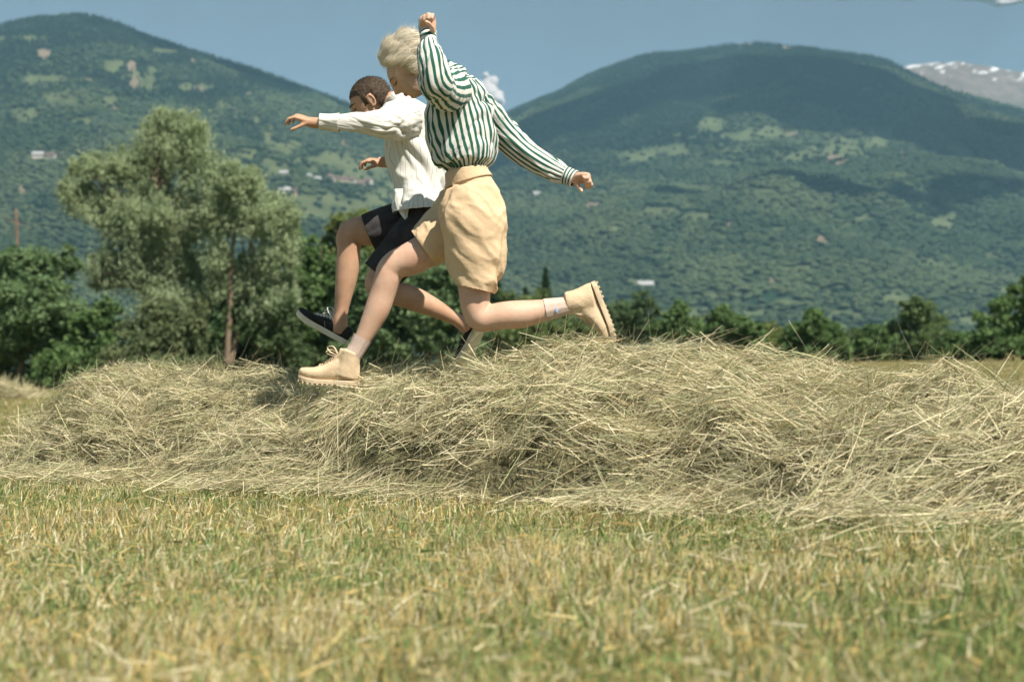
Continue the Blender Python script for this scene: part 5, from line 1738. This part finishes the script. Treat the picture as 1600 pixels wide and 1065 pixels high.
    so = obj('shorts', me, M['khaki'], t)
    so.modifiers.new('thickness', 'SOLIDIFY').thickness = 0.003
    q = loft([(733, 285.5, YW, 36.5, 1.2), (730.5, 277, YW, 33.8, 1.26), (728.5, 266, YW, 31.6, 1.28)], 12, 80, cap=False)
    wbo = obj('waistband', mesh('waistband', q[0], q[1]), M['khaki'], so)
    wbo.modifiers.new('thickness', 'SOLIDIFY').thickness = 0.006
    # socks
    q = loft([(567, 527, YF, 15.2), (558.5, 543, YF, 13.6), (551, 556, YF, 13.2), (548.5, 564, YF, 11.5)], 24, 40, cap=False)
    V = q[0] + normals(q[0], q[1]) * (0.001 * np.sin(q[2] * 30))[:, None]
    obj('sock', mesh('sock', V, q[1]), M['sock'], t)
    q = loft([(852, 484.2, YN + 0.02, 18.0), (868, 481, YN + 0.02, 16), (884, 477.5, YN + 0.02, 14.0), (894, 474, YN + 0.02, 12.8)], 24, 40, cap=False)
    V = q[0] + normals(q[0], q[1]) * (0.001 * np.sin(q[2] * 30))[:, None]
    so2 = obj('sock', mesh('sock', V, q[1]), M['sock'], t)
    c = at(869, 485, YN + 0.02) - CF * (15.7 * YW / F + 0.0008)
    obj('sock_mark', mesh('sock_mark', *ellipsoid(c, (0.008, 0.003, 0.013), n=8, ring=12)), M['sock_mark'], so2)
    # boots
    bm = (M['boot_tan'], M['boot_sole'])
    shoe('boot', t, at(562, 603, YF), pdir(-97, -5, 2), pdir(0.05, -1, 0), 0.298, bm, 3, M['boot_tan'])
    shoe('boot', t, at(930, 438, YN + 0.02), pdir(36, 93, 2), pdir(-93, 36, 1), 0.302, bm, 4, M['boot_tan'], bow=False)
    return t
M['hairbrow'] = mat_plain('fair_brow', (0.22, 0.14, 0.08), 0.8, 0.1, 60, 0)
M['brow_dark'] = mat_plain('dark_brow', (0.06, 0.04, 0.03), 0.8, 0.1, 60, 0)
M['green_rings_wide'] = mat_stripe('green_striped_yoke', (0.70, 0.69, 0.66), (0.020, 0.105, 0.078), 0.030, 0.44, across=True)
woman()

# ---------------------------------------------------------------- the man
YM = 7.35
def man():
    base = at(640, 560, YM); base[2] = 0.45
    t = thing('person', 'dark-haired person in cream pinstriped shirt, black shorts and black canvas shoes leaping ahead', 'person', base)
    k = YM / F
    YF, YN = YM + 0.10, YM - 0.10
    skin = []
    skin.append(loft([(668, 352, YM + 0.03, 20, 1.2), (666, 325, YM + 0.02, 20, 1.15), (660, 285, YM, 25, 1.15), (652, 240, YM, 29, 1.15), (643, 200, YM, 30, 1.25), (634, 182, YM, 24, 1.5), (622, 168, YM, 18, 1.3), (610, 160, YM, 17, 1.05), (598, 158, YM, 17, 1.0), (590, 156, YM, 16, 1.0)], 60, 30)[:2])
    # far leg forward, near leg trailing
    skin.append(loft([(665, 345, YF, 32), (635, 350, YF, 31), (605, 356, YF, 28), (575, 360, YF, 24), (556, 362, YF, 22), (546, 370, YF, 20.5), (545, 388, YF, 18.5), (544, 410, YF, 18.5), (541, 435, YF, 17.0), (537, 460, YF, 14), (533, 485, YF, 11.2), (530.5, 503, YF, 12), (530.5, 512, YF, 13.2), (528, 520, YF, 11.5)], 90, 28)[:2])
    skin.append(ellipsoid(at(545, 361, YF), (0.055, 0.05, 0.058), n=12, ring=16))
    skin.append(loft([(668, 345, YN + 0.03, 22), (645, 372, YN, 27), (618, 405, YN, 28), (598, 432, YN, 24), (592, 446, YN, 22), (602, 455, YN, 20), (622, 459, YN + 0.01, 19), (645, 466, YN + 0.03, 19), (668, 476, YN + 0.05, 16.5), (695, 489, YN + 0.08, 12.5), (715, 500, YN + 0.1, 10.5), (730, 512, YN + 0.12, 11.5)], 90, 28)[:2])
    skin.append(ellipsoid(at(590, 446, YN), (0.052, 0.05, 0.052), n=12, ring=16))
    # arms
    skin.append(loft([(634, 184, YM - 0.15, 18), (612, 190, YM - 0.22, 15), (580, 192, YM - 0.26, 12), (556, 192, YM - 0.28, 10.5), (530, 192, YM - 0.28, 9.2), (505, 191.5, YM - 0.28, 8.6), (490, 192, YM - 0.28, 8.6), (482, 191, YM - 0.28, 8.6)], 60, 22)[:2])
    skin.append(loft([(640, 186, YM + 0.14, 17), (655, 225, YM + 0.22, 13), (662, 258, YM + 0.27, 11), (640, 261, YM + 0.30, 10), (618, 256, YM + 0.30, 10), (600, 253.5, YM + 0.30, 8.4), (592, 253.5, YM + 0.30, 8.4)], 60, 22)[:2])
    droop = [(34, 34, 22), (38, 36, 22), (42, 38, 24), (46, 40, 24)]
    skin += hand_parts(at(487, 190.5, YM - 0.28), pdir(-1, -0.34, -0.05), pdir(-0.30, -1, -0.35), 1, droop, (34, 38, 12), 0.93, splay=0.03)
    relax = [(26, 40, 26), (30, 42, 28), (34, 44, 28), (38, 44, 28)]
    skin += hand_parts(at(599, 254, YM + 0.30), pdir(-1, -0.14, -0.05), pdir(-0.12, -1, -0.30), 1, relax, (24, 26, 14), 0.93, splay=0.03)
    O = at(580, 162, YM)
    Hf = frame(pdir(-0.87, 0.49, 0.04), pdir(-0.49, -0.87, 0.0))
    hs = 1.0
    hv, hf = head_local(False)
    skin.append((hs * hv @ Hf + O, hf))
    for s in (-1, 1):
        for v, f in ear_local(s):
            skin.append((hs * v @ Hf + O, f))
    V, Fs = remesh(skin, 0.0053, 2, 0.45)
    obj('body', mesh('body', V, Fs), M['skin_m'], t)
    face_fittings(hv, Hf, O, hs, t, M['brow_dark'], 0.0042)
    # short dark brown hair: a cap that follows the skull
    x, y, z = hv.T
    line = np.where(x > 0.045, 0.062 + 0.25 * (x - 0.06), np.where(x > 0.005, 0.012 + (x - 0.005) * 1.25, np.where(x > -0.035, 0.034 + 0.0 * x, -0.060)))
    line = np.where((x > 0.005) & (x < 0.030), -0.012, line)
    e = z - line - 0.006 * fbm(hv * 60, 3, 2)
    thick = np.clip(e / 0.035, 0, 1) ** 0.6
    nrm_ = normals(hv, hf)
    hv2 = hv + nrm_ * ((0.0015 + 0.010 * thick) + 0.003 * thick * fbm(hv * 45, 5, 3))[:, None]
    keep = e > 0
    fs = [f[keep[f].all(1)] for f in hf]
    shade = np.clip(0.5 + 0.6 * fbm(hv * 70, 6, 3), 0, 1)[:, None]
    fade = np.clip(1 - e / 0.02, 0, 1)[:, None]
    C = np.array((0.050, 0.038, 0.029)) * (1 - shade) + np.array((0.098, 0.070, 0.051)) * shade
    C = C * (1 - 0.4 * fade) + np.array((0.20, 0.12, 0.08)) * 0.4 * fade
    hair = obj('hair', mesh('hair', hs * hv2 @ Hf + O, fs, attrs={'col': C}), M['brown_hair'], t)
    used = np.unique(np.concatenate([f.ravel() for f in fs]))
    rs = np.random.default_rng(19)
    Vw = hs * hv2 @ Hf + O
    Nw = normals(Vw, hf)
    idx = rs.choice(used, 6000)
    P = Vw[idx]; Nn = Nw[idx]
    D = Nn * 0.22 + Hf[0] * (-0.75) + Hf[2] * 0.1 + 0.16 * rs.normal(size=P.shape)
    Ln = 0.004 + 0.011 * rs.random(len(P)) * thick[idx]
    Vr, Fq = ribbons(P, D, rs.normal(size=P.shape), Ln, np.full(len(P), 0.0011), rs.normal(size=len(P)) * 0.003, 2, 0.4)
    tt_ = rs.random(len(P))[:, None]
    obj('strands', mesh('strands', Vr, Fq, attrs={'col': np.repeat(np.array((0.035, 0.026, 0.02)) * (1 - tt_) + np.array((0.13, 0.09, 0.06)) * tt_, 6, 0)}), M['brown_hair'], hair, kind='stuff')
    # shirt
    sh = garment('shirt', [(658, 331, YM, 43, 1.85), (657, 318, YM, 41.5, 1.8), (655, 300, YM, 40, 1.55), (653, 275, YM, 43, 1.2), (651, 248, YM, 47, 1.05), (647, 222, YM, 49, 1.05), (642, 200, YM, 46, 1.2), (635, 182, YM, 38, 1.55), (626, 167, YM, 26, 1.85), (616, 159, YM, 19, 1.5)],
                 M['pin_stripe'], t, 1.2, 0.026, pdir(0.75, 1, 0), 9, 61, n=150, ring=180, end_amp=0.7, gather=(0, 4, 0.007))
    garment('sleeve', [(634, 186, YM - 0.12, 37, 1.0), (616, 190, YM - 0.18, 33, 0.9), (596, 193, YM - 0.24, 26, 0.95), (572, 192, YM - 0.27, 19.5), (552, 192, YM - 0.28, 17), (532, 192, YM - 0.28, 14.5), (514, 192, YM - 0.28, 11.5), (500, 191, YM - 0.28, 11.5)],
            M['pin_stripe'], sh, 0.55, 0.018, pdir(1, 0.35, 0), 13, 62, n=120, ring=110, end_amp=0.5)
    garment('sleeve', [(648, 190, YM + 0.14, 34, 1.0), (656, 225, YM + 0.22, 24), (662, 252, YM + 0.27, 20), (652, 264, YM + 0.29, 17), (634, 261, YM + 0.30, 15), (618, 256, YM + 0.30, 12)],
            M['pin_stripe'], sh, 0.55, 0.008, pdir(1, 0.2, 0), 15, 63, n=90, ring=100, end_amp=0.5)
    # turned-back cuff of the reaching sleeve
    garment('cuff', [(530, 192, YM - 0.28, 15.2), (519, 191.6, YM - 0.28, 13.4), (507, 191, YM - 0.28, 12.4), (499.5, 190.6, YM - 0.28, 12.4)], M['pin_stripe'], sh, 0.4, 0.004, pdir(1, 0.3, 0), 30, 64, n=30, ring=80, end_amp=0.8)
    garment('collar', [(628, 166, YM, 19, 1.5), (621, 158, YM, 19.5, 1.45), (614, 151, YM, 20, 1.4)], M['pin_stripe'], sh, 0.5, 0.003, pdir(1, 0, 0), 15, 65, n=20, ring=80)
    # loose front tail hanging below the hem
    q = loft([(628, 296, YM - 0.14, 11, 0.25), (628, 314, YM - 0.155, 11, 0.2), (631, 330, YM - 0.165, 8, 0.2), (635, 346, YM - 0.17, 1.5, 0.5)], 30, 24)
    obj('tail', mesh('tail', q[0] + normals(q[0], q[1]) * fold_disp(q[0], 0.004, pdir(0.2, 1), 30, 5)[:, None], q[1], attrs={'around': q[2] * 0.02, 'along': q[3]}), M['pin_stripe'], sh)
    # shorts
    nh, nd = at(594, 430, YN), pdir(-0.62, 0.78, 0)
    fh_, fd = at(575, 361, YF), pdir(-1, 0.10, 0)
    fd = pdir(-0.93, 0.36, 0)
    ps = [loft([(662, 306, YM, 27, 1.2), (665, 322, YM, 30, 1.2), (668, 345, YM, 36, 1.1), (668, 365, YM, 32, 1.0)], 40, 36)[:2],
          loft([(672, 340, YN + 0.02, 30, 0.9), (652, 364, YN, 35, 0.9), (628, 393, YN, 34, 0.95), (607, 415, YN, 31.5, 1.0), (584, 440, YN, 30, 1.0)], 60, 36)[:2],
          loft([(668, 342, YF, 34, 0.95), (638, 348, YF, 33, 0.95), (606, 354, YF, 30, 1.0), (578, 361, YF, 27.5, 1.05), (556, 367, YF, 27, 1.05)], 60, 36)[:2]]
    def drape(V, Fs):
        return V + normals(V, Fs) * (fold_disp(V, 0.009, pdir(-0.7, 0.6, 0), 12, 53))[:, None]
    me = open_remesh(ps, 0.0068, 4, [(nh, nd, 0.13), (fh_, fd, 0.13)], drape)
    so = obj('shorts', me, M['charcoal'], t)
    so.modifiers.new('thickness', 'SOLIDIFY').thickness = 0.003
    sm = (M['canvas'], M['white_rubber'], M['grey_thread'])
    shoe('shoe', t, at(540.5, 540, YF), pdir(-83, -46, 2), pdir(46, -83, 0), 0.312, sm, 5, M['white_lace'])
    shoe('shoe', t, at(752, 514, YN + 0.12), pdir(-26, 52, 34), pdir(-0.62, -0.25, 0.80), 0.30, sm, 6, M['white_lace'], bow=False)
    return t
man()
